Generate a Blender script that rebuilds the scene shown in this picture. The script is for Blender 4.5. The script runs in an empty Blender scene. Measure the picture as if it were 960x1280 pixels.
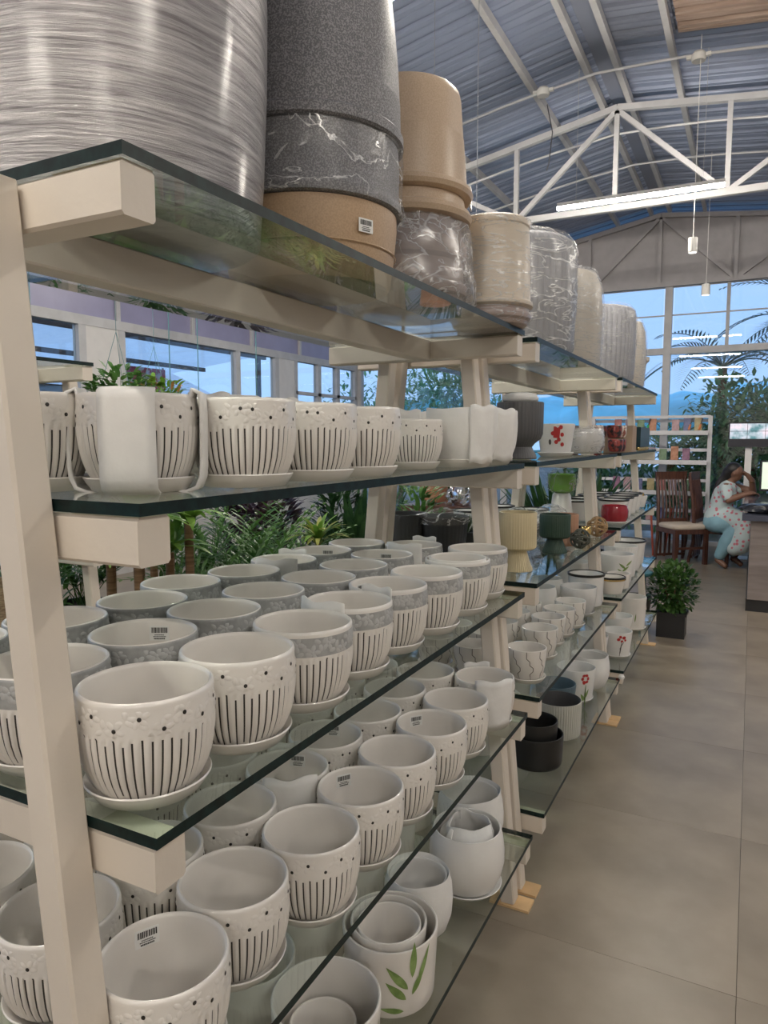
import bpy, math, random
from mathutils import Vector, Matrix
R = math.radians
PI = math.pi
rnd = random.Random(7)
SC = bpy.context.scene
COL = SC.collection

# ------------------------------------------------------------------ camera
CAM_H = 1.5
F_PX = 890.0
YAW, PITCH = R(27.26), R(5.838)
cam_d = bpy.data.cameras.new('camera')
cam = bpy.data.objects.new('camera', cam_d)
COL.objects.link(cam)
cam.location = (0, 0, CAM_H)
cam.rotation_euler = (PI / 2 - PITCH, 0, YAW)
cam_d.sensor_fit = 'VERTICAL'
cam_d.sensor_height = 36
cam_d.lens = F_PX / 1280 * 36
cam_d.clip_start = 0.02
SC.camera = cam

# ------------------------------------------------------------------ world, exposure
w = bpy.data.worlds.new('world')
SC.world = w
w.use_nodes = True
wn = w.node_tree
bg = wn.nodes['Background']
bg.inputs[0].default_value = (0.38, 0.57, 0.92, 1)
bg.inputs[1].default_value = 1.05
SC.view_settings.view_transform = 'Standard'
SC.view_settings.look = 'None'
SC.view_settings.gamma = 1
SC.view_settings.use_curve_mapping = False
SC.view_settings.exposure = 0.36
LAMP_POWER = 165.0          # emission of the LED strips
try:
    SC.cycles.transparent_max_bounces = 40
    SC.cycles.max_bounces = 10
    SC.cycles.caustics_reflective = False
    SC.cycles.caustics_refractive = False
    SC.cycles.sample_clamp_indirect = 4
except Exception:
    pass

FW = Vector((-math.sin(YAW) * math.cos(PITCH), math.cos(YAW) * math.cos(PITCH), -math.sin(PITCH)))
RT = Vector((math.cos(YAW), math.sin(YAW), 0))
UP = RT.cross(FW)


def ray(x, y):
    return FW + RT * ((x - 480) / F_PX) - UP * ((y - 640) / F_PX)


def on_z(x, y, z):
    d = ray(x, y)
    return Vector((0, 0, CAM_H)) + d * ((z - CAM_H) / d.z)


def on_y(x, y, Y):
    d = ray(x, y)
    return Vector((0, 0, CAM_H)) + d * (Y / d.y)


def on_x(x, y, X):
    d = ray(x, y)
    return Vector((0, 0, CAM_H)) + d * (X / d.x)


def at(x, depth):
    d = ray(x, 549)
    return d * (depth / d.dot(FW))


# ------------------------------------------------------------------ materials
MATS = {}


def principled(name):
    m = bpy.data.materials.new(name)
    m.use_nodes = True
    return m, m.node_tree, m.node_tree.nodes['Principled BSDF']


def mat(name, col, rough=0.5, metal=0.0, var=0.06, scale=8.0, bump=0.0, bscale=40.0, coat=0.0, stretch=(1, 1, 1),
        col2=None, spec=0.5, detail=3, objrand=0.0, lo=0.35, hi=0.65):
    if name in MATS:
        return MATS[name]
    m, nt, p = principled(name)
    p.inputs['Roughness'].default_value = rough
    p.inputs['Metallic'].default_value = metal
    p.inputs['Specular IOR Level'].default_value = spec
    if coat:
        p.inputs['Coat Weight'].default_value = coat
        p.inputs['Coat Roughness'].default_value = 0.12
    tc = nt.nodes.new('ShaderNodeTexCoord')
    mp = nt.nodes.new('ShaderNodeMapping')
    mp.inputs['Scale'].default_value = stretch
    nt.links.new(tc.outputs['Object'], mp.inputs[0])
    nz = nt.nodes.new('ShaderNodeTexNoise')
    nz.inputs['Scale'].default_value = scale
    nz.inputs['Detail'].default_value = detail
    nt.links.new(mp.outputs[0], nz.inputs['Vector'])
    cr = nt.nodes.new('ShaderNodeValToRGB')
    c2 = col2 or tuple(c * (1 - var) for c in col)
    cr.color_ramp.elements[0].position = lo
    cr.color_ramp.elements[1].position = hi
    cr.color_ramp.elements[0].color = (*c2, 1)
    cr.color_ramp.elements[1].color = (*col, 1)
    nt.links.new(nz.outputs['Fac'], cr.inputs[0])
    out = cr.outputs[0]
    if objrand:
        oi = nt.nodes.new('ShaderNodeObjectInfo')
        mr = nt.nodes.new('ShaderNodeMapRange')
        mr.inputs['To Min'].default_value = 1 - objrand
        mr.inputs['To Max'].default_value = 1 + objrand
        nt.links.new(oi.outputs['Random'], mr.inputs['Value'])
        mx = nt.nodes.new('ShaderNodeVectorMath')
        mx.operation = 'SCALE'
        nt.links.new(out, mx.inputs[0])
        nt.links.new(mr.outputs[0], mx.inputs['Scale'])
        out = mx.outputs[0]
    nt.links.new(out, p.inputs['Base Color'])
    if bump:
        nb = nt.nodes.new('ShaderNodeTexNoise')
        nb.inputs['Scale'].default_value = bscale
        nb.inputs['Detail'].default_value = 4
        nt.links.new(mp.outputs[0], nb.inputs['Vector'])
        b = nt.nodes.new('ShaderNodeBump')
        b.inputs['Strength'].default_value = bump
        b.inputs['Distance'].default_value = 0.01
        nt.links.new(nb.outputs['Fac'], b.inputs['Height'])
        nt.links.new(b.outputs[0], p.inputs['Normal'])
    MATS[name] = m
    return m


def glass_mat(name, tint, base=0.05, rough=0.0, gcol=(1, 1, 1)):
    """flat glass: straight transmission plus Schlick reflection"""
    m = bpy.data.materials.new(name)
    m.use_nodes = True
    nt = m.node_tree
    nt.nodes.clear()
    o = nt.nodes.new('ShaderNodeOutputMaterial')
    mx = nt.nodes.new('ShaderNodeMixShader')
    tr = nt.nodes.new('ShaderNodeBsdfTransparent')
    gl = nt.nodes.new('ShaderNodeBsdfGlossy')
    tr.inputs[0].default_value = (*tint, 1)
    gl.inputs[0].default_value = (*gcol, 1)
    gl.inputs['Roughness'].default_value = rough
    lw = nt.nodes.new('ShaderNodeLayerWeight')
    lw.inputs[0].default_value = 0.5
    pw = nt.nodes.new('ShaderNodeMath')
    pw.operation = 'POWER'
    pw.inputs[1].default_value = 5
    ml = nt.nodes.new('ShaderNodeMath')
    ml.operation = 'MULTIPLY_ADD'
    ml.inputs[1].default_value = 1 - base
    ml.inputs[2].default_value = base
    nt.links.new(lw.outputs['Facing'], pw.inputs[0])
    nt.links.new(pw.outputs[0], ml.inputs[0])
    nt.links.new(ml.outputs[0], mx.inputs[0])
    nt.links.new(tr.outputs[0], mx.inputs[1])
    nt.links.new(gl.outputs[0], mx.inputs[2])
    nt.links.new(mx.outputs[0], o.inputs[0])
    MATS[name] = m
    return m


def film_mat(name, tint, white=0.25, scale=14, stretch=(1, 1, 4), lo=0.0, hi=0.02, rough=0.28, bumpd=0.006, whitecol=(.8, .8, .8), haze=.12):
    """crinkled clear plastic film: transparent, slightly milky, with wrinkle highlights painted as pale lines"""
    m = bpy.data.materials.new(name)
    m.use_nodes = True
    nt = m.node_tree
    nt.nodes.clear()
    o = nt.nodes.new('ShaderNodeOutputMaterial')
    tc = nt.nodes.new('ShaderNodeTexCoord')
    mp = nt.nodes.new('ShaderNodeMapping')
    mp.inputs['Scale'].default_value = stretch
    nz = nt.nodes.new('ShaderNodeTexNoise')
    nz.inputs['Scale'].default_value = scale
    nz.inputs['Detail'].default_value = 5
    nz.inputs['Distortion'].default_value = 1.2
    nt.links.new(tc.outputs['Object'], mp.inputs[0])
    nt.links.new(mp.outputs[0], nz.inputs['Vector'])
    sb = nt.nodes.new('ShaderNodeMath')
    sb.operation = 'SUBTRACT'
    sb.inputs[1].default_value = .5
    ab = nt.nodes.new('ShaderNodeMath')
    ab.operation = 'ABSOLUTE'
    nt.links.new(nz.outputs['Fac'], sb.inputs[0])
    nt.links.new(sb.outputs[0], ab.inputs[0])
    mr = nt.nodes.new('ShaderNodeMapRange')
    mr.inputs['From Min'].default_value = 0.0
    mr.inputs['From Max'].default_value = hi - lo
    mr.inputs['To Min'].default_value = white  # thin streaky highlights put into the mix as whitish lines
    mr.inputs['To Max'].default_value = haze
    nt.links.new(ab.outputs[0], mr.inputs['Value'])
    bp = nt.nodes.new('ShaderNodeBump')
    bp.inputs['Strength'].default_value = 1
    bp.inputs['Distance'].default_value = bumpd
    nt.links.new(nz.outputs['Fac'], bp.inputs['Height'])
    tr = nt.nodes.new('ShaderNodeBsdfTransparent')
    tr.inputs[0].default_value = (*tint, 1)
    gl = nt.nodes.new('ShaderNodeBsdfGlossy')
    gl.inputs['Roughness'].default_value = rough
    nt.links.new(bp.outputs[0], gl.inputs['Normal'])
    df = nt.nodes.new('ShaderNodeBsdfDiffuse')
    df.inputs[0].default_value = (*whitecol, 1)
    m1 = nt.nodes.new('ShaderNodeMixShader')
    m1.inputs[0].default_value = 0.6
    nt.links.new(gl.outputs[0], m1.inputs[1])
    nt.links.new(df.outputs[0], m1.inputs[2])
    m2 = nt.nodes.new('ShaderNodeMixShader')
    nt.links.new(mr.outputs[0], m2.inputs[0])
    nt.links.new(tr.outputs[0], m2.inputs[1])
    nt.links.new(m1.outputs[0], m2.inputs[2])
    nt.links.new(m2.outputs[0], o.inputs[0])
    MATS[name] = m
    return m


def emit_mat(name, col, s):
    m = bpy.data.materials.new(name)
    m.use_nodes = True
    nt = m.node_tree
    p = nt.nodes['Principled BSDF']
    p.inputs['Base Color'].default_value = (*col, 1)
    p.inputs['Emission Color'].default_value = (*col, 1)
    p.inputs['Emission Strength'].default_value = s
    MATS[name] = m
    return m


def leaf_mat(name, c1, c2, trans=0.35):
    m = bpy.data.materials.new(name)
    m.use_nodes = True
    nt = m.node_tree
    nt.nodes.clear()
    o = nt.nodes.new('ShaderNodeOutputMaterial')
    tc = nt.nodes.new('ShaderNodeTexCoord')
    nz = nt.nodes.new('ShaderNodeTexNoise')
    nz.inputs['Scale'].default_value = 9
    nt.links.new(tc.outputs['Object'], nz.inputs['Vector'])
    cr = nt.nodes.new('ShaderNodeValToRGB')
    cr.color_ramp.elements[0].position = 0.35
    cr.color_ramp.elements[1].position = 0.65
    cr.color_ramp.elements[0].color = (*c1, 1)
    cr.color_ramp.elements[1].color = (*c2, 1)
    nt.links.new(nz.outputs['Fac'], cr.inputs[0])
    d = nt.nodes.new('ShaderNodeBsdfPrincipled')
    d.inputs['Roughness'].default_value = 0.4
    t = nt.nodes.new('ShaderNodeBsdfTranslucent')
    nt.links.new(cr.outputs[0], d.inputs['Base Color'])
    nt.links.new(cr.outputs[0], t.inputs[0])
    mx = nt.nodes.new('ShaderNodeMixShader')
    mx.inputs[0].default_value = trans
    nt.links.new(d.outputs[0], mx.inputs[1])
    nt.links.new(t.outputs[0], mx.inputs[2])
    nt.links.new(mx.outputs[0], o.inputs[0])
    MATS[name] = m
    return m


glaze = mat('white_glaze', (.80, .765, .72), 0.28, var=.05, scale=14, coat=.4)
glaze_cool = mat('cool_white_glaze', (.80, .79, .77), 0.3, var=.04, scale=14, coat=.3)
stripe = mat('black_stripe', (.028, .025, .022), 0.45, var=.2)
greyband = mat('grey_band', (.39, .395, .39), 0.35, var=.2, scale=60, coat=.3)
petal_grey = mat('petal_grey', (.50, .505, .50), 0.3, var=.1, coat=.4)
foam = mat('foam_sheet', (.80, .79, .77), 0.7, var=.05, scale=30, bump=.05, bscale=160)
cream_paint = mat('cream_paint', (.74, .665, .575), 0.5, var=.09, scale=5, bump=.06, bscale=60)
plate_m = mat('base_plate_metal', (.78, .52, .27), 0.5, var=.12, scale=20)
g_face = glass_mat('shelf_glass', (.925, .965, .95), 0.045, 0.0)
g_edge = mat('shelf_glass_edge', (.006, .022, .021), 0.45, var=.6, scale=50, spec=.25)
pane_m = glass_mat('pane_glass', (.92, .97, .99), 0.05, 0.0)
floor_m = mat('floor_stone', (.31, .258, .198), 0.34, col2=(.215, .176, .132), scale=3.2, bump=.01, bscale=120, objrand=.03, detail=12, lo=.34, hi=.66, spec=.65)
white_paint = mat('white_steel_paint', (.55, .55, .56), 0.5, var=.12, scale=6)
roof_m = mat('roof_sheet_metal', (.33, .385, .53), 0.45, var=.14, scale=1.2, metal=.1)
roof_dark = mat('roof_sheet_dark', (.27, .30, .39), 0.5, var=.14, scale=1.2)
roof_brown = mat('roof_sheet_brown', (.50, .38, .31), 0.6, col2=(.36, .26, .21), scale=6, stretch=(.4, 5, 1))
gable_m = mat('gable_sheet', (.46, .44, .45), 0.6, var=.08)
wall_m = mat('wall_paint', (.62, .60, .57), 0.7, var=.06)
lilac = mat('lilac_sheet', (.34, .33, .50), 0.4, var=.12, scale=3)
dark_wood = mat('dark_wood', (.105, .045, .03), 0.35, col2=(.06, .025, .018), scale=6, stretch=(8, 8, 1))
cushion_m = mat('beige_cushion', (.55, .47, .39), 0.85, var=.1, bump=.2)
lamp_m = emit_mat('led_diffuser', (1.0, .925, .82), LAMP_POWER)
silver = mat('silver', (.75, .76, .78), 0.12, metal=1.0)
gold = mat('gold', (.75, .52, .2), 0.2, metal=1.0)
black_gl = mat('black_glaze', (.018, .018, .018), 0.4)
black_pl = mat('black_plastic', (.022, .022, .024), 0.4)


# ------------------------------------------------------------------ mesh builder
class MB:
    def __init__(self):
        self.v, self.f, self.mi = [], [], []

    def quad(self, pts, mi=0):
        n = len(self.v)
        self.v += [tuple(p) for p in pts]
        self.f.append(tuple(range(n, n + len(pts))))
        self.mi.append(mi)
        return self

    def box(self, c, s, rz=0.0, mi=0, M=None):
        hx, hy, hz = s[0] / 2, s[1] / 2, s[2] / 2
        n = len(self.v)
        ca, sa = math.cos(rz), math.sin(rz)
        for x, y, z in ((-hx, -hy, -hz), (hx, -hy, -hz), (hx, hy, -hz), (-hx, hy, -hz), (-hx, -hy, hz), (hx, -hy, hz), (hx, hy, hz), (-hx, hy, hz)):
            p = Vector((x * ca - y * sa, x * sa + y * ca, z)) if M is None else M @ Vector((x, y, z))
            self.v.append((c[0] + p[0], c[1] + p[1], c[2] + p[2]))
        for f in ((3, 2, 1, 0), (4, 5, 6, 7), (0, 1, 5, 4), (1, 2, 6, 5), (2, 3, 7, 6), (3, 0, 4, 7)):
            self.f.append(tuple(n + i for i in f))
            self.mi.append(mi)
        return self

    def bar(self, a, b, wx, wy, mi=0, ch=0.0, upv=(0, 0, 1)):
        """square tube from a to b, optional chamfer"""
        a, b = Vector(a), Vector(b)
        d = (b - a).normalized()
        u = Vector(upv)
        if abs(d.dot(u)) > .98:
            u = Vector((0, 1, 0))
        s = d.cross(u).normalized()
        t = s.cross(d)
        hx, hy = wx / 2, wy / 2
        if ch:
            pr = [(-hx + ch, -hy), (hx - ch, -hy), (hx, -hy + ch), (hx, hy - ch), (hx - ch, hy), (-hx + ch, hy), (-hx, hy - ch), (-hx, -hy + ch)]
        else:
            pr = [(-hx, -hy), (hx, -hy), (hx, hy), (-hx, hy)]
        n = len(self.v)
        k = len(pr)
        for q in (a, b):
            for x, y in pr:
                self.v.append(tuple(q + s * x + t * y))
        for i in range(k):
            j = (i + 1) % k
            self.f.append((n + i, n + j, n + k + j, n + k + i))
            self.mi.append(mi)
        self.f.append(tuple(n + i for i in reversed(range(k))))
        self.mi.append(mi)
        self.f.append(tuple(n + k + i for i in range(k)))
        self.mi.append(mi)
        return self

    def tube(self, pts, r, k=8, mi=0):
        pts = [Vector(p) for p in pts]
        n = len(self.v)
        rs = r if isinstance(r, (list, tuple)) else [r] * len(pts)
        prev = None
        for i, p in enumerate(pts):
            d = (pts[min(i + 1, len(pts) - 1)] - pts[max(i - 1, 0)]).normalized()
            u = prev if prev is not None else (Vector((0, 0, 1)) if abs(d.z) < .9 else Vector((1, 0, 0)))
            s = d.cross(u)
            if s.length < 1e-5:
                s = d.cross(Vector((0, 1, 0)))
            s.normalize()
            t = s.cross(d)
            prev = t
            for j in range(k):
                a = 2 * PI * j / k
                self.v.append(tuple(p + (s * math.cos(a) + t * math.sin(a)) * rs[i]))
        for i in range(len(pts) - 1):
            for j in range(k):
                j2 = (j + 1) % k
                self.f.append((n + i * k + j, n + i * k + j2, n + (i + 1) * k + j2, n + (i + 1) * k + j))
                self.mi.append(mi)
        self.f.append(tuple(n + j for j in reversed(range(k))))
        self.mi.append(mi)
        self.f.append(tuple(n + (len(pts) - 1) * k + j for j in range(k)))
        self.mi.append(mi)
        return self

    def lathe(self, prof, k=40, mi=0, rf=None, cx=0, cy=0, zf=None, mats=None):
        """prof: (r,z) list from bottom outside over the rim to the inside"""
        n = len(self.v)
        for i, (r, z) in enumerate(prof):
            for j in range(k):
                a = 2 * PI * j / k
                rr = r * (rf(a, z, i) if rf else 1)
                zz = z + (zf(a, z, i) if zf else 0)
                self.v.append((cx + rr * math.cos(a), cy + rr * math.sin(a), zz))
        for i in range(len(prof) - 1):
            for j in range(k):
                j2 = (j + 1) % k
                self.f.append((n + i * k + j, n + i * k + j2, n + (i + 1) * k + j2, n + (i + 1) * k + j))
                self.mi.append(mats[i] if mats else mi)
        return self

    def mesh(self, name, mats, smooth=None):
        me = bpy.data.meshes.new(name)
        me.from_pydata(self.v, [], self.f)
        for m in (mats if isinstance(mats, (list, tuple)) else [mats]):
            me.materials.append(m)
        me.polygons.foreach_set('material_index', self.mi)
        if smooth is not None:
            me.polygons.foreach_set('use_smooth', [True] * len(self.f))
            me.update()
            me.set_sharp_from_angle(angle=R(smooth))
        me.update()
        return me

    def obj(self, name, mats, parent=None, smooth=None, loc=None, rz=0):
        return link(name, self.mesh(name, mats, smooth), parent, loc, rz)


def link(name, me, parent=None, loc=None, rz=0.0, scale=None):
    o = bpy.data.objects.new(name, me)
    COL.objects.link(o)
    if parent is not None:
        o.parent = parent
    if loc is not None:
        o.location = loc
    if rz:
        o.rotation_euler[2] = rz
    if scale:
        o.scale = scale if isinstance(scale, (tuple, list)) else (scale,) * 3
    return o


def tag(o, label=None, cat=None, group=None, kind=None):
    if label:
        o['label'] = label
    if cat:
        o['category'] = cat
    if group:
        o['group'] = group
    if kind:
        o['kind'] = kind
    return o


def thing(name, loc, label, cat, group=None, rz=0.0, scale=None):
    o = link(name, None, None, loc, rz, scale)
    return tag(o, label, cat, group)


def structure(name, loc=(0, 0, 0), label=None):
    o = link(name, None, None, loc)
    o['kind'] = 'structure'
    if label:
        o['label'] = label
    return o


# ------------------------------------------------------------------ building shell
XL, XR, YB, YF = -6.2, 5.2, -6.0, 11.0
RX, RZ = -1.28, 4.75                    # ridge line
SL, SR = 0.19, 0.115


def roof_z(x):
    return RZ - (RX - x) * SL if x < RX else RZ - (x - RX) * SR


# floor: stone tiles with recessed joints
fl = structure('floor', label='worn grey-brown polished stone floor laid in big square tiles')
TS = 0.86
tile_me = MB()
e = TS / 2 - .0004
tile_me.v = [(-e, -e, -.03), (e, -e, -.03), (e, e, -.03), (-e, e, -.03), (-e, -e, -.001), (e, -e, -.0005), (e, e, -.0005), (-e, e, -.001),
             (-e + .0008, -e + .0008, 0), (e - .0008, -e + .0008, 0), (e - .0008, e - .0008, 0), (-e + .0008, e - .0008, 0)]
tile_me.f = [(0, 1, 5, 4), (1, 2, 6, 5), (2, 3, 7, 6), (3, 0, 4, 7), (4, 5, 9, 8), (5, 6, 10, 9), (6, 7, 11, 10), (7, 4, 8, 11), (8, 9, 10, 11)]
tile_me.mi = [0] * 9
tile_me = tile_me.mesh('floor_tile', floor_m)
nx0 = -8
for i in range(nx0, 7):
    for j in range(-1, 14):
        link('floor_tile', tile_me, fl, (0.03 + TS * (i + .5), 0.3 + TS * (j + .5), 0))
MB().box(((XL + XR) / 2, (YB + YF) / 2, -.06), (XR - XL + .4, YF - YB + .4, .058)).obj('screed', mat('joint_dark', (.16, .135, .105), .8), fl)
t_y0 = 0.3 - TS
MB().box(((XL + XR) / 2, (YB + t_y0) / 2, -.015), (XR - XL, t_y0 - YB, .03)).obj('plain_floor', floor_m, fl)
for xa, xb in ((XL, 0.03 + TS * nx0), (0.03 + TS * 7, XR)):
    if xb - xa > .02:
        MB().box(((xa + xb) / 2, (YF + t_y0) / 2, -.015), (xb - xa, YF - t_y0, .03)).obj('plain_floor', floor_m, fl)

# roof sheets on purlins
ce = structure('ceiling', label='blue-grey corrugated metal roof sheets over purlins')


def corrugated(x0, x1, y0, y1, zf, per=0.2, mats=roof_m, name='roof_sheet', parent=ce, dz=0.0, h=.022):
    b = MB()
    ys, zs = [], []
    y = y0
    n = max(1, round((y1 - y0) / per))
    p = (y1 - y0) / n
    for i in range(n):
        for fr, hh in ((0, 0), (.16, 0), (.24, h), (.42, h), (.5, 0), (.70, 0), (.73, h * .3), (.77, h * .3), (.80, 0)):
            ys.append(y0 + (i + fr) * p)
            zs.append(hh)
    ys.append(y1)
    zs.append(0)
    for yy, hh in zip(ys, zs):
        for x in (x0, x1):
            b.v.append((x, yy, zf(x) + dz + hh))
    for i in range(len(ys) - 1):
        b.f.append((2 * i, 2 * i + 1, 2 * i + 3, 2 * i + 2))
        b.mi.append(0)
    return b.obj(name, mats, parent)


yy = YB
while yy < YF + .5:
    y1 = min(yy + 1.0, YF + .6)
    for side in (0, 1):
        x0, x1 = (XL - .4, RX) if side == 0 else (RX, XR + .4)
        corrugated(x0, x1, yy, y1, roof_z)
    yy += 1.0
corrugated(-.66, .62, 4.3, 6.28, roof_z, mats=roof_brown, name='brown_roof_sheet', dz=-.035)
corrugated(-1.22, -.68, 4.3, 6.3, roof_z, mats=roof_dark, name='dark_roof_sheet', dz=-.03)
for x in (-5.6, -4.7, -3.8, -2.8, -1.86, -1.41, -1.17, -.72, .25, 1.2, 2.2, 3.2, 4.2):
    MB().box((x, (YB + YF) / 2, roof_z(x) - .075), (.045, YF - YB, .07)).obj('purlin', white_paint, ce)
# ridge cap under the two ridge purlins
MB().box((RX, (YB + YF) / 2, RZ - .025), (.14, YF - YB, .02)).obj('ridge_cap', roof_dark, ce)


def truss(Y, label, m=white_paint, zb=3.70, sz=.055):
    t = structure('roof_truss', (0, 0, 0), label)
    top = lambda x: roof_z(x) - .14
    nodes = [RX + .97 * i for i in range(-5, 7)]
    MB().bar((XL, Y, top(XL)), (RX, Y, top(RX)), sz, sz).obj('top_chord', m, t)
    MB().bar((RX, Y, top(RX)), (XR, Y, top(XR)), sz, sz).obj('top_chord', m, t)
    bl = lambda x: zb if x > -4.5 else zb
    MB().bar((XL if top(XL) > zb else -5.4, Y, zb), (XR if top(XR) > zb else 5.0, Y, zb), sz * .95, sz * 1.1).obj('bottom_chord', m, t)
    for i, x in enumerate(nodes):
        if top(x) - zb > .1:
            MB().bar((x, Y, zb), (x, Y, top(x)), sz * .8, sz * .8).obj('vertical', m, t)
    for i in range(-5, 6):
        xa, xb = RX + .97 * i, RX + .97 * (i + 1)
        if i % 2 == 0:
            A, B = (xa, Y, top(xa) - .02), (xb, Y, zb)
        else:
            A, B = (xa, Y, zb), (xb, Y, top(xb) - .02)
        if top(xb) - zb > .15 and top(xa) - zb > .15:
            MB().bar(A, B, sz * .8, sz * .8).obj('diagonal', m, t)
    return t


truss(7.3, 'white steel roof truss spanning above the aisle')
truss(0.6, 'white steel roof truss over the end of the striped pot rack')
truss(-3.2, 'white steel roof truss over the entrance end')

# conduits that follow the roof, with junction boxes
cd = mat('conduit', (.62, .63, .66), .5)


def conduit(Y, dz, label):
    xs = [XL + .2 + (XR - XL - .4) * i / 40 for i in range(41)]
    pts = []
    for x in xs:
        z = roof_z(x) - .13 - dz + .05 * math.exp(-((x - RX) / .5) ** 2) * -1
        pts.append((x, Y, z))
    o = MB().tube(pts, .011, 6).obj('ceiling_conduit', cd)
    return tag(o, label, 'conduit', kind='structure')


conduit(6.45, .0, 'thin pale conduit pipe following the roof curve before the truss')
conduit(8.7, .0, 'thin pale conduit pipe behind the aisle truss')
conduit(7.42, .14, 'thin pale conduit pipe strapped along the aisle truss')

# far wall: gable sheet, transom, columns, panes
wf = structure('wall_far', label='glazed end wall with white steel frame')
b = MB()
gz = lambda x: roof_z(x) - .1
pts = [(XL, YF, 3.62), (XR, YF, 3.62), (XR, YF, gz(XR)), (RX, YF, gz(RX)), (XL, YF, gz(XL))]
pts = [p if p[2] >= 3.62 else (p[0], p[1], 3.625) for p in pts]
b.quad(pts)
b.quad([(p[0], p[1] + .03, p[2]) for p in reversed(pts)])
for i in range(5):
    p, q = pts[i], pts[(i + 1) % 5]
    b.quad([p, (p[0], p[1] + .03, p[2]), (q[0], q[1] + .03, q[2]), q])
b.obj('gable_sheet', gable_m, wf)
truss(YF - .05, 'grey steel gable truss against the end wall', m=gable_m, zb=3.66, sz=.06)
cols = [-6.14, -3.5, -1.14, 1.25, 3.65, 5.14]
for x in cols:
    MB().box((x, YF, 1.83), (.10, .10, 3.66)).obj('column', white_paint, wf)
MB().box(((XL + XR) / 2, YF + .005, 2.74), (XR - XL, .07, .09)).obj('transom', white_paint, wf)
MB().box(((XL + XR) / 2, YF + .005, 3.24), (XR - XL, .02, .018)).obj('glazing_bar', white_paint, wf)
MB().box(((XL + XR) / 2, YF, .03), (XR - XL, .08, .06)).obj('bottom_rail', white_paint, wf)
for i in range(len(cols) - 1):
    xa, xb = cols[i] + .05, cols[i + 1] - .05
    mid = xa + (xb - xa) * .31
    MB().box((mid, YF, 3.2), (.045, .05, .84)).obj('mullion', white_paint, wf)
    MB().box(((xa + xb) / 2, YF + .01, 1.38), (xb - xa, .008, 2.63)).obj('pane', pane_m, wf)
    MB().box(((xa + mid) / 2, YF + .01, 3.2), (mid - xa - .045, .008, .82)).obj('pane', pane_m, wf)
    MB().box(((xb + mid) / 2, YF + .01, 3.2), (xb - mid - .045, .008, .82)).obj('pane', pane_m, wf)

# side wall with windows
wl = structure('wall_left', label='window wall with white frames and lilac sheet band above')
MB().box((XL - .05, (YB + YF) / 2, .35), (.1, YF - YB, .7)).obj('dado', wall_m, wl)
MB().box((XL, (YB + YF) / 2, 2.72), (.1, YF - YB, .10)).obj('transom', white_paint, wl)
MB().box((XL, (YB + YF) / 2, .74), (.1, YF - YB, .08)).obj('sill_rail', white_paint, wl)
MB().box((XL - .02, (YB + YF) / 2, 3.3), (.03, YF - YB, 1.06)).obj('upper_sheet', lilac, wl)
for y in [YB + 1.17 * i for i in range(15)]:
    MB().box((XL + .01, y, 3.3), (.04, .05, 1.06)).obj('upper_mullion', white_paint, wl)
MB().box((XL, 5.46, 1.74), (.08, .44, 1.86)).obj('white_panel', mat('white_panel', (.72, .70, .68), .5), wl)
MB().box((XL, 8.82, 1.74), (.08, .42, 1.86)).obj('white_panel', MATS['white_panel'], wl)
my = [-5.9, -3.6, -1.2, 1.0, 2.9, 5.2, 5.72, 7.7, 8.58, 9.06, 9.72, 10.3, 10.9]
for y in my:
    MB().box((XL, y, 1.74), (.09, .09, 1.86)).obj('mullion', white_paint, wl)
for i in range(len(my) - 1):
    ya, yb_ = my[i] + .045, my[i + 1] - .045
    if abs((ya + yb_) / 2 - 5.46) < .1 or abs((ya + yb_) / 2 - 8.82) < .1:
        continue
    MB().box((XL - .01, (ya + yb_) / 2, 1.73), (.008, yb_ - ya, 1.88)).obj('pane', pane_m, wl)
for k in range(3):
    MB().box((XL + .02, (9.06 + 10.9) / 2, 1.1 + .55 * k), (.05, 1.84, .05)).obj('glazing_bar', white_paint, wl)

# the walls behind the camera and across the shop
wr = structure('wall_right', label='plain painted shop side wall')
MB().box((XR + .05, (YB + YF) / 2, 1.85), (.1, YF - YB, 3.9)).obj('wall_panel', wall_m, wr)
wb = structure('wall_back', label='plain painted wall at the entrance end')
MB().box(((XL + XR) / 2, YB - .05, 2.3), (XR - XL, .1, 4.7)).obj('wall_panel', wall_m, wb)


# ------------------------------------------------------------------ lamps
def led_strip(x0, x1, Y, z, label):
    t = thing('ceiling_strip_light', ((x0 + x1) / 2, Y, z), label, 'strip light', 'slim LED strip lights hung under the roof')
    L = x1 - x0
    MB().box((0, 0, .028), (L, .034, .03)).obj('housing', white_paint, t)
    MB().box((0, 0, 0), (L, .03, .024)).obj('diffuser', lamp_m, t)
    for s in (-.38, .38):
        MB().tube([(L * s, 0, .04), (L * s, 0, roof_z((x0 + x1) / 2 + L * s) - z - .1)], .002, 5).obj('hanger_cord', white_paint, t)


ORD_ = ['first', 'second', 'third', 'fourth']
led_strip(-1.61, -.29, 6.43, 3.5, 'glowing LED strip hanging before the aisle roof truss')
led_strip(-1.67, -.35, 3.08, 3.5, 'glowing LED strip hanging above the goblet planter rack')
for (xa, Y) in ((-1.65, -.3), (-1.65, -3.6), (1.5, 6.43), (1.5, 3.08), (1.5, -.3), (1.5, -3.6), (-4.6, 6.43), (-4.6, 3.08), (-4.6, -.3)):
    led_strip(xa, xa + 1.3, Y, 3.5, 'glowing LED strip over the ' + {-1.65: 'rack aisle', 1.5: 'counter side', -4.6: 'plant side'}[xa] + f', {ORD_[round((6.43 - Y) / 3.35)]} from the glazed end wall')

pw = mat('pendant_white', (.80, .79, .76), .4)


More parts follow.
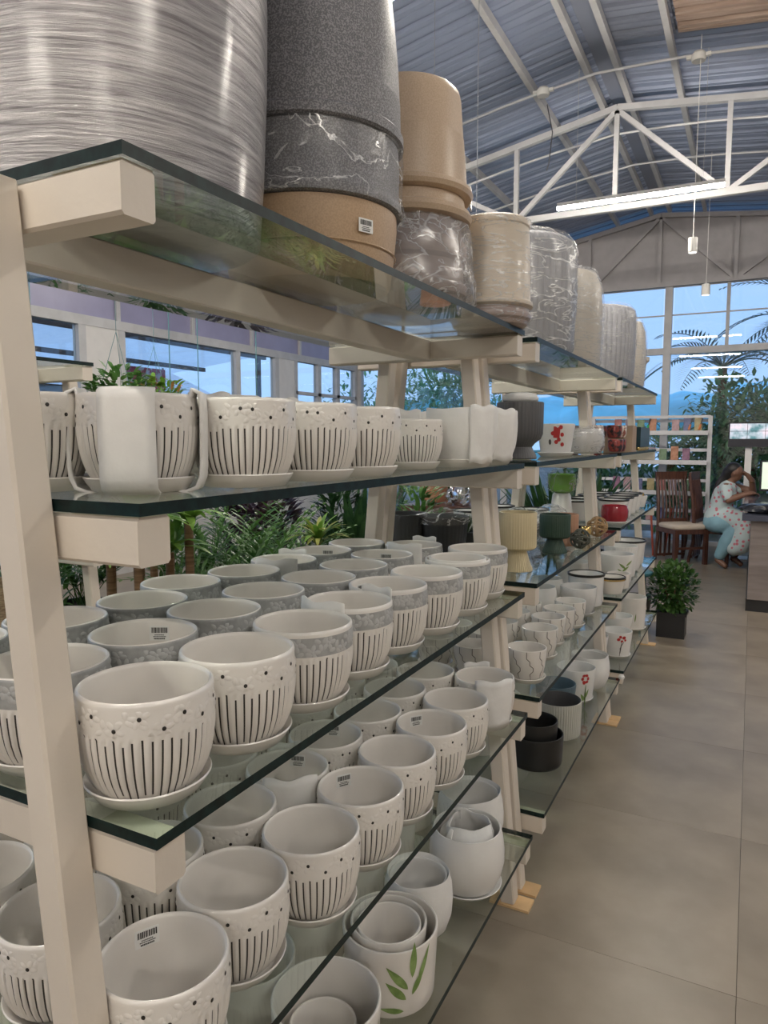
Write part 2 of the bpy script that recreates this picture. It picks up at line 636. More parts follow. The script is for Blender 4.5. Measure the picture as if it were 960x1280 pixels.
def pendant(x, Y, zt, r, h, label):
    t = thing('pendant_lamp', (x, Y, zt), label, 'pendant lamp', 'white cylinder pendant lamps')
    MB().lathe([(r * .9, .0), (r, .003), (r, h - .004), (r * .96, h), (.006, h), (.006, h + .02), (.001, h + .02)], 28).obj('shade', pw, t, 35)
    MB().lathe([(.001, -.002), (r * .86, -.002), (r * .86, .004), (.001, .004)], 24).obj('diffuser', emit_mat('pendant_glow', (1, .97, .92), 1.2) if 'pendant_glow' not in MATS else MATS['pendant_glow'], t)
    MB().tube([(0, 0, h), (0, 0, roof_z(x) - zt)], .003, 6).obj('cord', pw, t)


pendant(-.47 * 1.07, 6.42, 3.0, .036, .115, 'white cylinder pendant lamp hanging on the longer cord by the truss')
pendant(-.55, 9.0, 3.12, .046, .12, 'white cylinder pendant lamp hanging before the gable glass')
for x, lab in ((-1.76, 'pale junction box on the conduit beside the ridge purlins'), (-.52, 'pale junction box above the pendant lamp cord')):
    t = thing('ceiling_junction_box', (x, 6.44, roof_z(x) - .17), lab, 'junction box')
    MB().lathe([(.001, -.02), (.05, -.02), (.055, -.005), (.055, .03), (.04, .05), (.001, .05)], 20).obj('box_body', pw, t, 35)
    MB().box((.05, 0, .02), (.08, .03, .025)).box((-.05, 0, .02), (.08, .03, .025)).obj('gland', pw, t)
tag(MB().tube([(-1.74, 6.5, 4.42), (-1.7, 6.55, 4.2), (-1.74, 6.6, 3.95), (-1.76, 6.6, 3.9)], .005, 6).obj('ceiling_cable', mat('dark_cable', (.1, .1, .11), .6)), 'loose dark cable dangling under the junction box', 'cable')
for px, dep, lab in ((540, 5.0, 'thin hanging wire above the dark speckled planter stack'), (592, 4.7, 'thin hanging wire beside the beige planter stack')):
    p = at(px, dep)
    tag(MB().tube([(p.x, p.y, roof_z(p.x)), (p.x, p.y, 2.0)], .0022, 5).obj('hanging_wire', mat('wire_grey', (.30, .31, .34), .5)), lab, 'wire')
# ------------------------------------------------------------------ racks
LV = [1.819, 1.428, 1.035, .657, .263]                 # top of each glass
HD = [.326, .333, .342, .359, .383]                    # half depth of each glass
GT = .015
CX1 = -.94
LEN = 1.52
scuff = mat('scuff_paint', (.70, .69, .55), .6, col2=(.42, .38, .26), scale=9, var=.3)


def glass_pane(i, parent):
    h = HD[i]
    b = MB()
    b.box((0, LEN / 2, 0), (2 * h, LEN, GT))
    b.mi = [0, 0, 1, 1, 1, 1]
    o = b.obj('glass_shelf', [g_face, g_edge], parent, loc=(0, 0, LV[i] - GT / 2))
    o['label'] = 'thick clear glass shelf with dark green edge'
    return o


def rack(cx, y0, label, group='cream steel racks with glass shelves'):
    t = thing('display_rack', (cx, y0, 0), label, 'rack', group)
    for fy, ly in ((.027, -.027), (LEN - .027, LEN + .027)):
        for s in (1, -1):
            off = lambda z: s * (.327 - .093 * z - .022)
            b = MB()
            b.bar((off(.008), ly, .008), (off(1.80), ly, 1.80), .045, .05, ch=.004, upv=(0, 1, 0))
            b.obj('leg', cream_paint, t)
            p = MB().box((s * .312, ly, .004), (.13, .068, .008)).obj('base_plate', plate_m, t)
        for i in range(5):
            h = HD[i] - .006
            b = MB()
            zc = LV[i] - GT - .002 - .029
            b.bar((-h, fy, zc), (h, fy, zc), .05, .058, ch=.004)
            b.obj('shelf_arm', cream_paint, t)
            MB().box((h - .055, fy, LV[i] - GT - .0015), (.11, .046, .001)).obj('tape_strip', scuff, t)
    MB().bar((.02, .05, 1.772), (.02, LEN - .05, 1.772), .05, .062, ch=.003).obj('ridge_beam', cream_paint, t)
    for i in range(5):
        glass_pane(i, t)
    return t


rack(CX1, .58, 'cream glass-shelf rack filled with black-striped white pots')
rack(CX1, 2.24, 'cream glass-shelf rack holding the cream and green goblet planters')
rack(CX1, 3.885, 'cream glass-shelf rack beside the leafy bush, with red pot')
rack(-2.80, .62, 'cream glass-shelf rack standing next to the cane plants')
# ------------------------------------------------------------------ pots: kinds
def interp(prof, z):
    for (r0, z0), (r1, z1) in zip(prof, prof[1:]):
        if z0 <= z <= z1 and z1 > z0:
            return r0 + (r1 - r0) * (z - z0) / (z1 - z0)
    return prof[-1][0]


def patch(b, outer, cu, cz, poly, off=.0008, dome=0.0, mi=0, sub=True):
    """closed polygon (du,dz) in metres laid on the wall of a lathed pot, as a fan"""
    n = len(b.v)
    r0 = interp(outer, cz) + off
    def P(u, z, o):
        r = interp(outer, z) + o
        a = u / interp(outer, cz)
        return (r * math.cos(a), r * math.sin(a), z)
    b.v.append(P(cu, cz, off + dome))
    for du, dz in poly:
        b.v.append(P(cu + du, cz + dz, off))
    k = len(poly)
    for i in range(k):
        b.f.append((n, n + 1 + i, n + 1 + (i + 1) % k))
        b.mi.append(mi)


def ell(a, bb, rot, k=10, ox=0, oz=0):
    ca, sa = math.cos(rot), math.sin(rot)
    out = []
    for i in range(k):
        t = 2 * PI * i / k
        x, y = a * math.cos(t) + ox, bb * math.sin(t) + oz
        out.append((x * ca - y * sa, x * sa + y * ca))
    return out


def saucer_profile(r, h=.021):
    return [(.001, 0), (r * .80, 0), (r * .84, .001), (r * .965, h * .75), (r, h), (r * .985, h + .002), (r * .95, h), (r * .80, .006), (.001, .006)]


S_OUT = [(.064, .010), (.0715, .020), (.0785, .034), (.0840, .050), (.0875, .068), (.0895, .086), (.0905, .104), (.0908, .122), (.0900, .139)]
S_H = .149
KINDS = {}


def striped_kind(grey, seed, greyrim=False):
    rr = random.Random(seed)
    NF = 46
    fr = (-.105, .105, .28, .5, .72)
    zs = [.010, .014, .020, .027, .034, .042, .050, .059, .068, .077, .086, .093, .098, .102, .106, .122, .139]
    b = MB()
    ang = []
    for j in range(NF):
        jit = (rr.random() - .5) * .10
        for q in fr:
            ang.append(((j + q + jit) / NF) * 2 * PI)
    K = len(ang)
    tops = [rr.choice((11, 12, 12, 13)) for _ in range(NF)]
    bots = [rr.choice((1, 1, 2, 2)) for _ in range(NF)]
    tilt = [(rr.random() - .5) * .012 for _ in range(NF)]
    for i, z in enumerate(zs):
        r = interp(S_OUT, z)
        fl_ = 1.0 if .016 < z < .101 else 0.0
        for j in range(K):
            q = fr[j % 5]
            h = (-.0016 if abs(q) < .2 else (.0007 if q != .5 else .0017)) * fl_
            a = ang[j] + tilt[j // 5] * (z - .05) / .05
            b.v.append(((r + h) * math.cos(a), (r + h) * math.sin(a), z))
    for i in range(len(zs) - 1):
        for j in range(K):
            j2 = (j + 1) % K
            b.f.append((i * K + j, i * K + j2, (i + 1) * K + j2, (i + 1) * K + j))
            fl_i = j // 5
            dark = (j % 5 == 0) and bots[fl_i] <= i < tops[fl_i]
            band = grey and 14 <= i < 16
            b.mi.append(1 if dark else (2 if band else 0))
    # rim and inside
    base = (len(zs) - 1) * K
    rim = [(.0902, .1435), (.0892, .1475), (.0868, S_H), (.0843, .1475), (.0832, .143), (.0830, .120), (.0820, .090), (.075, .050), (.060, .022), (.02, .0165), (.001, .0165)]
    prev = base
    for ri, (r, z) in enumerate(rim):
        n = len(b.v)
        for j in range(K):
            b.v.append((r * math.cos(ang[j]), r * math.sin(ang[j]), z))
        for j in range(K):
            j2 = (j + 1) % K
            b.f.append((prev + j, prev + j2, n + j2, n + j))
            b.mi.append(2 if greyrim and ri < 2 else 0)
        prev = n
    b.f.append(tuple(reversed(range(K))))
    b.mi.append(0)
    body = b.mesh('body', [glaze, stripe, greyband], 50)
    # embossed flowers
    pb, db = MB(), MB()
    circ = 2 * PI * .092
    n_fl = 19
    for k in range(n_fl * 2):
        u = circ * (k / 2 + (rr.random() - .5) * .14) / n_fl
        dotted = k % 2 == 0
        z = (.1150 if (k // 2) % 2 else .1290) if dotted else (.1290 if (k // 2) % 2 else .1150)
        z += (rr.random() - .5) * .003
        ph = rr.random() * 6
        for q in range(5 if dotted else 3):
            a = ph + q * 2 * PI / (5 if dotted else 3)
            pl = []
            for (du, dz) in ell(.0066, .0040, a, 8, ox=.0080):
                zz = min(max(z + dz, .106), .1395)
                pl.append((du, zz - z))
            cu, cz = .0080 * math.cos(a), .0080 * math.sin(a)
            cz = min(max(z + cz, .1065), .139) - z
            patch(pb, S_OUT, u + cu, z + cz, [(x - cu, y - cz) for x, y in pl], off=.0001, dome=.0014)
        if dotted:
            patch(db, S_OUT, u, z, ell(.0029, .0031, 0, 8), off=.0009, dome=.0012)
    petals = pb.mesh('flower_relief', glaze if not grey else petal_grey, 60)
    dots = db.mesh('dot_print', stripe if not grey else petal_grey, 60)
    return body, petals, dots


STRIPED = [striped_kind(False, 1), striped_kind(False, 2)]
GREYS = [striped_kind(True, 3), striped_kind(True, 4)]
GREYRIMS = [striped_kind(True, 5, True)]
SAUCER = MB().lathe(saucer_profile(.085), 48).mesh('saucer', glaze, 40)

# barcode sticker
bl = MB()
bl.box((0, 0, 0), (.030, .0004, .022))
bx_, rr_ = -.0115, random.Random(3)
bb_ = MB()
while bx_ < .0115:
    wd = rr_.choice((.0006, .0011, .0016))
    bb_.box((bx_ + wd / 2, -.0003, .0045), (wd, .0003, .008))
    bx_ += wd + rr_.choice((.0006, .001))
for z_, wd in ((-.0025, .014), (-.0050, .018), (-.0080, .016)):
    x_ = -wd / 2
    while x_ < wd / 2:
        k_ = rr_.choice((.0009, .0014))
        bb_.box((x_ + k_ / 2, -.0003, z_), (k_, .0003, .0012 if z_ > -.007 else .002))
        x_ += k_ + .0004
LABEL_ME = bl.mesh('price_sticker', mat('sticker_white', (.82, .82, .80), .5))
BARS_ME = bb_.mesh('barcode', mat('ink', (.03, .03, .03), .6))


def sticker(root, ang, r, z, inside=True, lean=.08, s=1.0):
    """sticker on the wall of a pot at polar angle ang"""
    rr = r - .0016 if inside else r + .001
    o = link('price_sticker', LABEL_ME, root, (rr * math.cos(ang), rr * math.sin(ang), z))
    # face -y of the sticker: towards the axis when inside
    o.rotation_euler = (lean if inside else -lean, 0, (ang - PI / 2) if inside else (ang + PI / 2))
    o.scale = (s, s, s)
    link('barcode', BARS_ME, o)


def strap(b, outer, H, ang, width, off=.004, turn_in=.02, span=(1, -1), k=5):
    """foam strap: over the rim, down both walls and under the pot, in the plane through angle ang"""
    path = []
    zs_ = [z for r, z in outer]
    side = [(interp(outer, z) + off, z) for z in zs_]
    one = [(.0, .0035 - off)] + [(side[0][0] * .7, .004 - off)] + side + [(side[-1][0], H), (side[-1][0] - .008, H + .005), (side[-1][0] - .014, H - turn_in)]
    for s in span:
        pts = one
        n = len(b.v)
        for (r, z) in pts:
            for q in range(k + 1):
                t = (q / k - .5) * width
                rr = math.sqrt(max(r * r - t * t * .8, (r * .3) ** 2)) if r > .02 else r
                x = s * rr
                yv = t
                b.v.append((x * math.cos(ang) - yv * math.sin(ang), x * math.sin(ang) + yv * math.cos(ang), max(z, -.0)))
        for i in range(len(pts) - 1):
            for q in range(k):
                f = (n + i * (k + 1) + q, n + i * (k + 1) + q + 1, n + (i + 1) * (k + 1) + q + 1, n + (i + 1) * (k + 1) + q)
                b.f.append(f if s > 0 else tuple(reversed(f)))
                b.mi.append(0)


STRAP_OUT = [(.070, .002), (.0830, .008), (.0885, .022), (.0900, .040), (.0905, .070), (.0910, .104), (.0912, .122), (.0900, .139)]


def thicken(o, t=.003):
    m = o.modifiers.new('thickness', 'SOLIDIFY')
    m.thickness = t
    m.offset = 1
    return o


def belt(b, outer, H, a0, a1, zlo, zhi, off=.005, k=14, flare=.0):
    """foam sheet standing round part of a pot"""
    n = len(b.v)
    zs_ = [zlo + (zhi - zlo) * i / 8 for i in range(9)]
    rmax = max(r for r, z in outer)
    for i, z in enumerate(zs_):
        r = interp(outer, min(max(z, outer[0][1]), outer[-1][1]))
        r = max(r, rmax * .93) + off + flare * i / 8
        for j in range(k + 1):
            a = a0 + (a1 - a0) * j / k
            wv = .0012 * math.sin(a * 9 + i)
            b.v.append(((r + wv) * math.cos(a), (r + wv) * math.sin(a), z + .003 * math.sin(j * .7)))
    for i in range(8):
        for j in range(k):
            q = n + i * (k + 1) + j
            b.f.append((q, q + 1, q + k + 2, q + k + 1))
            b.mi.append(0)


def sleeve(outer, H, top=.008, off=.006, squ=.009, seed=0):
    """foam sleeve hugging a whole pot, open at the top"""
    rr = random.Random(seed)
    ph = [rr.random() * 6 for _ in range(4)]
    rf = lambda a, z, i: 1 + squ * (math.sin(3 * a + ph[0]) * .5 + math.sin(5 * a + ph[1] + z * 20) * .35) + .004 * math.sin(11 * a + ph[2])
    zf = lambda a, z, i: (.003 * math.sin(2 * a + ph[3]) + .001 * math.sin(5 * a)) if z > H * .9 else 0
    pr = [(outer[0][0] + off, 0.001)] + [(r + off, z) for r, z in outer[1:]] + [(outer[-1][0] + off, H + top - .004), (outer[-1][0] + off - .002, H + top), (outer[-1][0] + off - .0045, H + top - .004), (outer[-1][0] + off - .006, H - .004)]
    b = MB()
    b.lathe(pr, 48, rf=rf, zf=zf)
    return b


ORD = ['first', 'second', 'third', 'fourth', 'fifth', 'sixth', 'seventh', 'eighth', 'ninth', 'tenth', 'eleventh', 'twelfth']


def striped_pot(x, y, z, grey, label, group, rz=None, s=1.0, wrap=None, stick=None, nest=False, wang=-.7):
    t = thing('grey_band_pot' if grey else 'striped_pot', (x, y, z + .0005), label, 'flower pot', group, rz=rnd.random() * 6.28 if rz is None else rz, scale=s)
    body, petals, dots = rnd.choice(GREYRIMS if grey == 2 else GREYS if grey else STRIPED)
    bo = link('body', body, t)
    link('flower_relief', petals, bo)['kind'] = 'stuff'
    link('dot_print', dots, bo)['kind'] = 'stuff'
    link('saucer', SAUCER, t)
    inv = -t.rotation_euler[2]
    if stick is not None:
        sticker(bo, stick + inv, .0828, .122, True, lean=-.02, s=1.25)
    if wrap == 'straps':
        b = MB()
        strap(b, STRAP_OUT, S_H, wang + inv, .080, off=.004)
        thicken(b.obj('foam_strap', foam, t, 60))
        b = MB()
        strap(b, STRAP_OUT, S_H, wang + PI / 2 + inv, .06, off=.009)
        thicken(b.obj('foam_strap', foam, t, 60), .006)
    elif wrap == 'belt':
        b = MB()
        belt(b, S_OUT, S_H, wang - .62 + inv, wang + .62 + inv, .02, S_H + .014, off=.006)
        thicken(b.obj('foam_sheet', foam, t, 60), .0025)
        b = MB()
        belt(b, S_OUT, S_H, wang + PI - .5 + inv, wang + PI + .4 + inv, .06, S_H + .012, off=.004)
        thicken(b.obj('foam_sheet', foam, t, 60), .0025)
    elif wrap == 'sleeve':
        o = sleeve(S_OUT, S_H, seed=int(abs(x * 1000 + y * 777))).obj('foam_sleeve', foam, t, 60)
        b = MB()
        belt(b, S_OUT, S_H, wang - .4 + inv, wang + .35 + inv, .012, S_H + .012, off=.011)
        thicken(b.obj('foam_flap', foam, t, 60), .0025)
    if nest:
        n = link('inner_pot', bpy.data.meshes.get(STRIPED[0][0].name), t, (0, 0, .009), scale=(.88, .88, .965))
    return t


# black-striped pots of the first rack -------------------------------------------------
GS = 'striped and grey-banded flower pots on the first rack'
SHELF = ['top shelf', 'eye-level shelf', 'middle shelf', 'second-lowest shelf', 'bottom shelf']


def slab(kind, idx, row, shelf):
    d = {'w': 'black-striped white pot with dotted flower band', 'g': 'black-striped white pot with grey flower band',
         's': 'striped pot half wrapped in white foam', 'f': 'flower pot sleeved in white foam'}[kind]
    return f'{d}, {ORD[idx]} from scuffed post, {row} row, {SHELF[shelf]}'


# middle shelf, from the measured rims (x, y, grey, wrap, sticker)
Z3, Z4, Z2 = LV[2], LV[3], LV[1]
rows3 = {
    'aisle': [(184.5, 851, 0, None, None, 0), (290, 812, 0, None, None, 0), (378, 777, 1, None, None, 0), (437, 749, 1, 'belt', None, 0),
              (484, 729, 1, None, 2.9, 0), (537, 716, 1, None, None, 0), (578, 698, 1, None, None, 1), (597, 684, 1, None, None, 0)],
    'centre': [(55, 826, 1, None, None, 0), (167, 791, 1, None, 2.04, 0), (257, 761, 1, None, None, 0), (325, 740, 1, None, None, 0),
               (392, 722, 1, None, None, 0), (436, 707, 1, None, None, 0), (475, 693, 1, None, 1.9, 0), (505, 680, 1, 'belt', None, 0)],
    'rear': [(-60, 800, 1, None, None, 0), (65, 772, 1, None, None, 0), (170, 748, 1, None, None, 0), (240, 727, 1, None, None, 0), (298, 713, 1, None, None, 0),
             (350, 700, 1, 'belt', None, 0), (400, 688, 1, None, 1.9, 0), (447, 680, 1, None, None, 0)],
}


def relax(pts, dmin, xmin, xmax, ymin, ymax, it=200):
    pts = [Vector((p.x, p.y, 0)) for p in pts]
    for _ in range(it):
        for a in range(len(pts)):
            for b_ in range(a):
                d = pts[a] - pts[b_]
                L_ = d.length
                if L_ < dmin:
                    c = d / L_ * (dmin - L_) * .5
                    pts[a] += c
                    pts[b_] -= c
        for p in pts:
            p.x = min(max(p.x, xmin), xmax)
            p.y = min(max(p.y, ymin), ymax)
    return pts


POT_S = .975
_flat = [on_z(q[0], q[1], Z3 + S_H * POT_S) for L in rows3.values() for q in L]
_pos3 = iter(relax(_flat, .1810, -1.2, -.695, .672, 2.02))
for row, L in rows3.items():
    for i, (px, py, g, wr_, st, nest) in enumerate(L):
        p = next(_pos3)
        k = 's' if wr_ else ('g' if g else 'w')
        striped_pot(p.x, p.y, Z3, g if row == 'aisle' else 2, slab(k, i, row, 2), GS, s=POT_S, wrap=wr_, stick=st, nest=bool(nest), wang={'aisle': -1.75, 'centre': -1.5, 'rear': -1.2}[row])

rows4 = {
    'aisle': [(198, 1188, None, 2.65), (287, 1098, None, None), (378, 1037, None, None), (453, 987, None, 2.55), (493, 941, None, None), (534, 905, None, 2.5),
              (561, 873, None, None), (604, 845, 'belt', None)],
    'centre': [(72, 1135, None, 2.65), (178, 1070, None, None), (295, 999, None, None), (368, 956, 'belt', 1.9), (414, 915, None, 1.9), (455, 888, None, None), (499, 862, None, None), (528, 842, None, None)],
    'rear': [(-30, 1092, None, None), (85, 1032, None, None), (190, 975, None, None), (275, 935, None, None), (330, 900, None, None), (375, 876, None, None), (415, 855, None, None), (450, 838, None, None)],
}
_flat = [on_z(q[0], q[1], Z4 + S_H * POT_S) for L in rows4.values() for q in L]
_pos4 = iter(relax(_flat, .1810, -1.22, -.675, .668, 2.03))
for row, L in rows4.items():
    for i, (px, py, wr_, st) in enumerate(L):
        p = next(_pos4)
        striped_pot(p.x, p.y, Z4, 0, slab('s' if wr_ else 'w', i, row, 3), GS, s=POT_S, wrap=wr_, stick=st, wang=-.9)

# eye-level shelf
lv2 = [(-.90, .665, None, .90), (-.765, .735, 'straps', .89), (-.70, .885, None, .885), (-.693, 1.065, None, .89), (-.690, 1.235, None, .89), (-.738, 1.585, None, .80), (-.672, 1.745, 'sleeve', .96), (-.685, 1.96, 'sleeve', .96)]
for i, (x, y, wr_, sc_) in enumerate(lv2):
    striped_pot(x, y, Z2, 0, slab({None: 'w', 'straps': 's', 'sleeve': 'f'}[wr_], i, 'aisle', 1), GS, s=sc_, wrap=wr_, wang=-.95 if wr_ == 'straps' else -.6)
lv2b = [(-.93, .865, None), (-.91, 1.06, 'sleeve'), (-.90, 1.26, 'sleeve'), (-.93, 1.47, 'sleeve'), (-.94, 1.67, 'sleeve'), (-.91, 1.88, 'sleeve')]
for i, (x, y, wr_) in enumerate(lv2b):
    striped_pot(x, y, Z2, 0, slab({None: 'w', 'straps': 's', 'sleeve': 'f'}[wr_], i, 'rear', 1), GS, s=.95, wrap=wr_, wang=-.9)
# ------------------------------------------------------------------ plain pots of other kinds
leafgreen = mat('leaf_print', (.16, .26, .07), .5, col2=(.28, .40, .14), scale=40)
redprint = mat('red_print', (.55, .04, .04), .5, var=.2)
darkprint = mat('dark_print', (.10, .085, .08), .5)


def pot(name, loc, outer, H, m, label, cat='flower pot', group=None, wall=.006, lip=.003, saucer=None, saucer_m=None, ribs=0, ramp=.012,
        k=44, floor_z=.012, decals=None, rz=0.0, s=1.0, inner_m=None, rfun=None):
    """generic lathed pot: outer profile, rounded lip, inside wall, optional saucer, ribs and printed decals"""
    t = thing(name, loc, label, cat, group, rz=rz, scale=s)
    rt = outer[-1][0]
    ins = [(rt - lip * .3, H - lip * .3), (rt - wall * .5, H), (rt - wall * .9, H - lip * .4), (rt - wall, H - lip)]
    for r, z in reversed(outer[1:-1]):
        if z > floor_z:
            ins.append((max(r - wall, .004), z))
    ins += [(max(outer[0][0] - wall, .004), floor_z), (.001, floor_z)]
    b = MB()
    n_out = len(outer)
    if ribs:
        k = ribs * 4
        prof = outer + ins
        def rf(a, z, i):
            return 1 + (ramp * (abs(math.sin(a * ribs / 2)) * 2 - 1) if i < n_out else 0)
    else:
        rf = rfun
    prof = [(.001, outer[0][1])] + outer + ins
    if ribs:
        rf0 = rf
        rf = lambda a, z, i: rf0(a, z, i - 1) if i > 0 else 1
    mats = [0] * (n_out + 2) + [1] * (len(prof) - n_out - 3)
    b.lathe(prof, k, rf=rf, mats=mats)
    bo = b.obj('body', [m, inner_m or m], t, 35)
    if saucer:
        MB().lathe(saucer_profile(saucer, .016), 40).obj('saucer', saucer_m or m, t, 40)
    for (dn, dm, polys) in (decals or []):
        d = MB()
        for (u, z, pl) in polys:
            patch(d, outer, u, z, pl, off=.0009)
        d.obj(dn, dm, bo)
    return t


def leaf_poly(L, wd, rot):
    pts = []
    for i in range(13):
        tt = i / 12
        pts.append((tt * L - L / 2, wd * math.sin(PI * tt ** .8) * .5))
    pts += [(x, -y) for x, y in reversed(pts[1:-1])]
    ca, sa = math.cos(rot), math.sin(rot)
    return [(x * ca - y * sa, x * sa + y * ca) for x, y in pts]


def bamboo(u0, z0, s=1.0):
    P = [(u0 - .020 * s, z0 + .020 * s, leaf_poly(.05 * s, .012 * s, R(130))), (u0 + .004 * s, z0 + .045 * s, leaf_poly(.055 * s, .011 * s, R(88))),
         (u0 - .022 * s, z0 + .0 * s, leaf_poly(.042 * s, .012 * s, R(135))), (u0 + .022 * s, z0 + .030 * s, leaf_poly(.06 * s, .009 * s, R(70))),
         (u0 - .028 * s, z0 - .030 * s, leaf_poly(.035 * s, .009 * s, R(172))), (u0 + .012 * s, z0 + .008 * s, leaf_poly(.04 * s, .010 * s, R(62)))]
    return [('leaf_print', leafgreen, P)]


def cyl(r0, r1, H, n=6, base=.9):
    return [(r0 * base, .006), (r0 * .97, .009)] + [(r0 + (r1 - r0) * i / n, .016 + (H - .02) * i / n) for i in range(n + 1)]


Z5 = LV[4]
G5 = 'white pots on the bottom shelf of the first rack'
# direction that faces the camera from a pot at (x,y)
def face(x, y):
    return math.atan2(-y, -x)


def fpot(name, x, y, z, *a, **k):
    turn = k.pop('turn', 0)
    return pot(name, (x, y, z + .0005), *a, rz=face(x, y) + turn, **k)


o5 = cyl(.099, .107, .165)
t = fpot('bamboo_pot', -.672, 1.335, Z5, o5, .165, glaze, 'white cylinder pot with green bamboo leaf print holding nested white pots', group=G5, saucer=.098, decals=bamboo(.045, .075, 1.5), s=1.0)
pot('nested_pot', (-.675, 1.333, Z5 + .02), cyl(.075, .086, .150), .150, glaze, 'white round pot nested inside the bamboo print pot', group=G5)
pot('nested_pot', (-.668, 1.320, Z5 + .04), cyl(.060, .072, .132), .132, glaze, 'small white inner pot nested deepest in bamboo print pot', group=G5)
fpot('bamboo_pot', -.685, 1.085, Z5, o5, .165, glaze, 'white cylinder bamboo pot holding one low small pot', group=G5, saucer=.098, decals=bamboo(.05, .06, 1.4), turn=.3)
pot('nested_pot', (-.690, 1.080, Z5 + .02), cyl(.058, .066, .09), .09, glaze, 'low small white pot inside the bamboo cylinder pot', group=G5)
fpot('bamboo_pot', -.69, .845, Z5, o5, .165, glaze, 'white cylinder bamboo pot next to the scuffed post, bottom shelf', group=G5, saucer=.098, decals=bamboo(.05, .045))
bulb = [(.070, .004), (.083, .014), (.096, .045), (.104, .08), (.104, .11), (.100, .145), (.094, .168)]
fpot('barrel_pot', -.655, 1.775, Z5, bulb, .172, glaze_cool, 'white barrel pot stuffed with folded foam, by the far foot', group=G5, saucer=.098, wall=.005)
b = MB()
for i, (a0, zt) in enumerate(((.2, .19), (2.2, .18), (4.1, .185))):
    n = len(b.v)
    for q in range(9):
        a = a0 + q * .28
        for z, r in ((.06, .05), (.15, .075), (zt, .066 - .02 * math.sin(q * .4))):
            b.v.append((-.655 + r * math.cos(a), 1.775 + r * math.sin(a), Z5 + z + .004 * math.sin(q)))
    for q in range(8):
        for m_ in range(2):
            b.f.append((n + q * 3 + m_, n + q * 3 + m_ + 1, n + q * 3 + m_ + 4, n + q * 3 + m_ + 3))
            b.mi.append(0)
o = b.obj('foam_padding', foam, None, 70)
thicken(o, .003)
tag(o, 'crumpled white foam sheet stuffed in the barrel pot', 'foam sheet')
t = fpot('round_pot', -.70, 1.548, Z5, [(.055, .004), (.068, .016), (.079, .05), (.082, .09), (.079, .125), (.074, .142)], .146, glaze_cool, 'white round pot sleeved in foam between bamboo and barrel pots', group=G5)
t2 = sleeve([(.055, .004), (.068, .016), (.079, .05), (.082, .09), (.079, .125), (.074, .142)], .146, seed=4).obj('foam_sleeve', foam, t, 60)
t = fpot('barrel_pot', -.72, 1.975, Z5, bulb, .172, glaze_cool, 'white barrel pot in torn foam behind the foam-stuffed pot', group=G5, wall=.005, s=.93)
b = sleeve(bulb, .172, seed=9, top=.012)
b.obj('foam_sleeve', foam, t, 60)
for i, (x, y) in enumerate(((-.90, 1.12), (-.90, 1.34), (-.91, 1.56), (-.92, 1.78), (-.95, 1.99), (-.91, .88))):
    fpot('bamboo_pot', x, y, Z5, o5, .165, glaze, f'plain white cylinder pot, {ORD[i]} of the inner row, bottom shelf', group=G5, saucer=.095, s=.92)

# ------------------------------------------------------------------ top shelf of all racks
ZT = LV[0]
wrapfilm = None


def silver_wrap():
    m, nt, p = principled('silver_stretch_wrap')
    tc = nt.nodes.new('ShaderNodeTexCoord')
    mp = nt.nodes.new('ShaderNodeMapping')
    mp.inputs['Scale'].default_value = (2.2, 2.2, 46)
    mp.inputs['Rotation'].default_value = (R(4), R(3), 0)
    nz = nt.nodes.new('ShaderNodeTexNoise')
    nz.inputs['Scale'].default_value = 3.2
    nz.inputs['Detail'].default_value = 7
    nz.inputs['Roughness'].default_value = .68
    nz.inputs['Distortion'].default_value = .35
    nt.links.new(tc.outputs['Object'], mp.inputs[0])
    nt.links.new(mp.outputs[0], nz.inputs['Vector'])
    cr = nt.nodes.new('ShaderNodeValToRGB')
    cr.color_ramp.elements[0].position = .36
    cr.color_ramp.elements[0].color = (.20, .185, .19, 1)
    cr.color_ramp.elements[1].position = .66
    cr.color_ramp.elements[1].color = (.60, .58, .58, 1)
    nt.links.new(nz.outputs['Fac'], cr.inputs[0])
    nt.links.new(cr.outputs[0], p.inputs['Base Color'])
    bp = nt.nodes.new('ShaderNodeBump')
    bp.inputs['Strength'].default_value = .55
    bp.inputs['Distance'].default_value = .012
    nt.links.new(nz.outputs['Fac'], bp.inputs['Height'])
    nt.links.new(bp.outputs[0], p.inputs['Normal'])
    p.inputs['Metallic'].default_value = .45
    p.inputs['Roughness'].default_value = .30
    p.inputs['Coat Weight'].default_value = .6
    p.inputs['Coat Roughness'].default_value = .18
    MATS['silver_stretch_wrap'] = m
    return m


film = film_mat('clear_film', (.97, .97, .97), .75, 8, (1, 1, 1.6), 0, .018, haze=.10)
film_r = film_mat('ridged_film', (.97, .97, .98), .6, 7, (1, 1, 5), 0, .022, haze=.16)
speck = mat('dark_speckle', (.26, .255, .27), .5, col2=(.12, .12, .13), scale=330, detail=1, bump=.12, bscale=300, lo=.45, hi=.6)
beige_st = mat('beige_stone', (.56, .43, .31), .38, col2=(.49, .37, .26), scale=300, detail=1)
tan_st = mat('tan_stone', (.50, .345, .215), .5, col2=(.43, .295, .18), scale=300, detail=1, bump=.08, bscale=300)
beige_dk = mat('mauve_stone', (.34, .25, .215), .35, var=.15, scale=20)
cream_pl = mat('cream_planter', (.66, .57, .44), .45, var=.06)

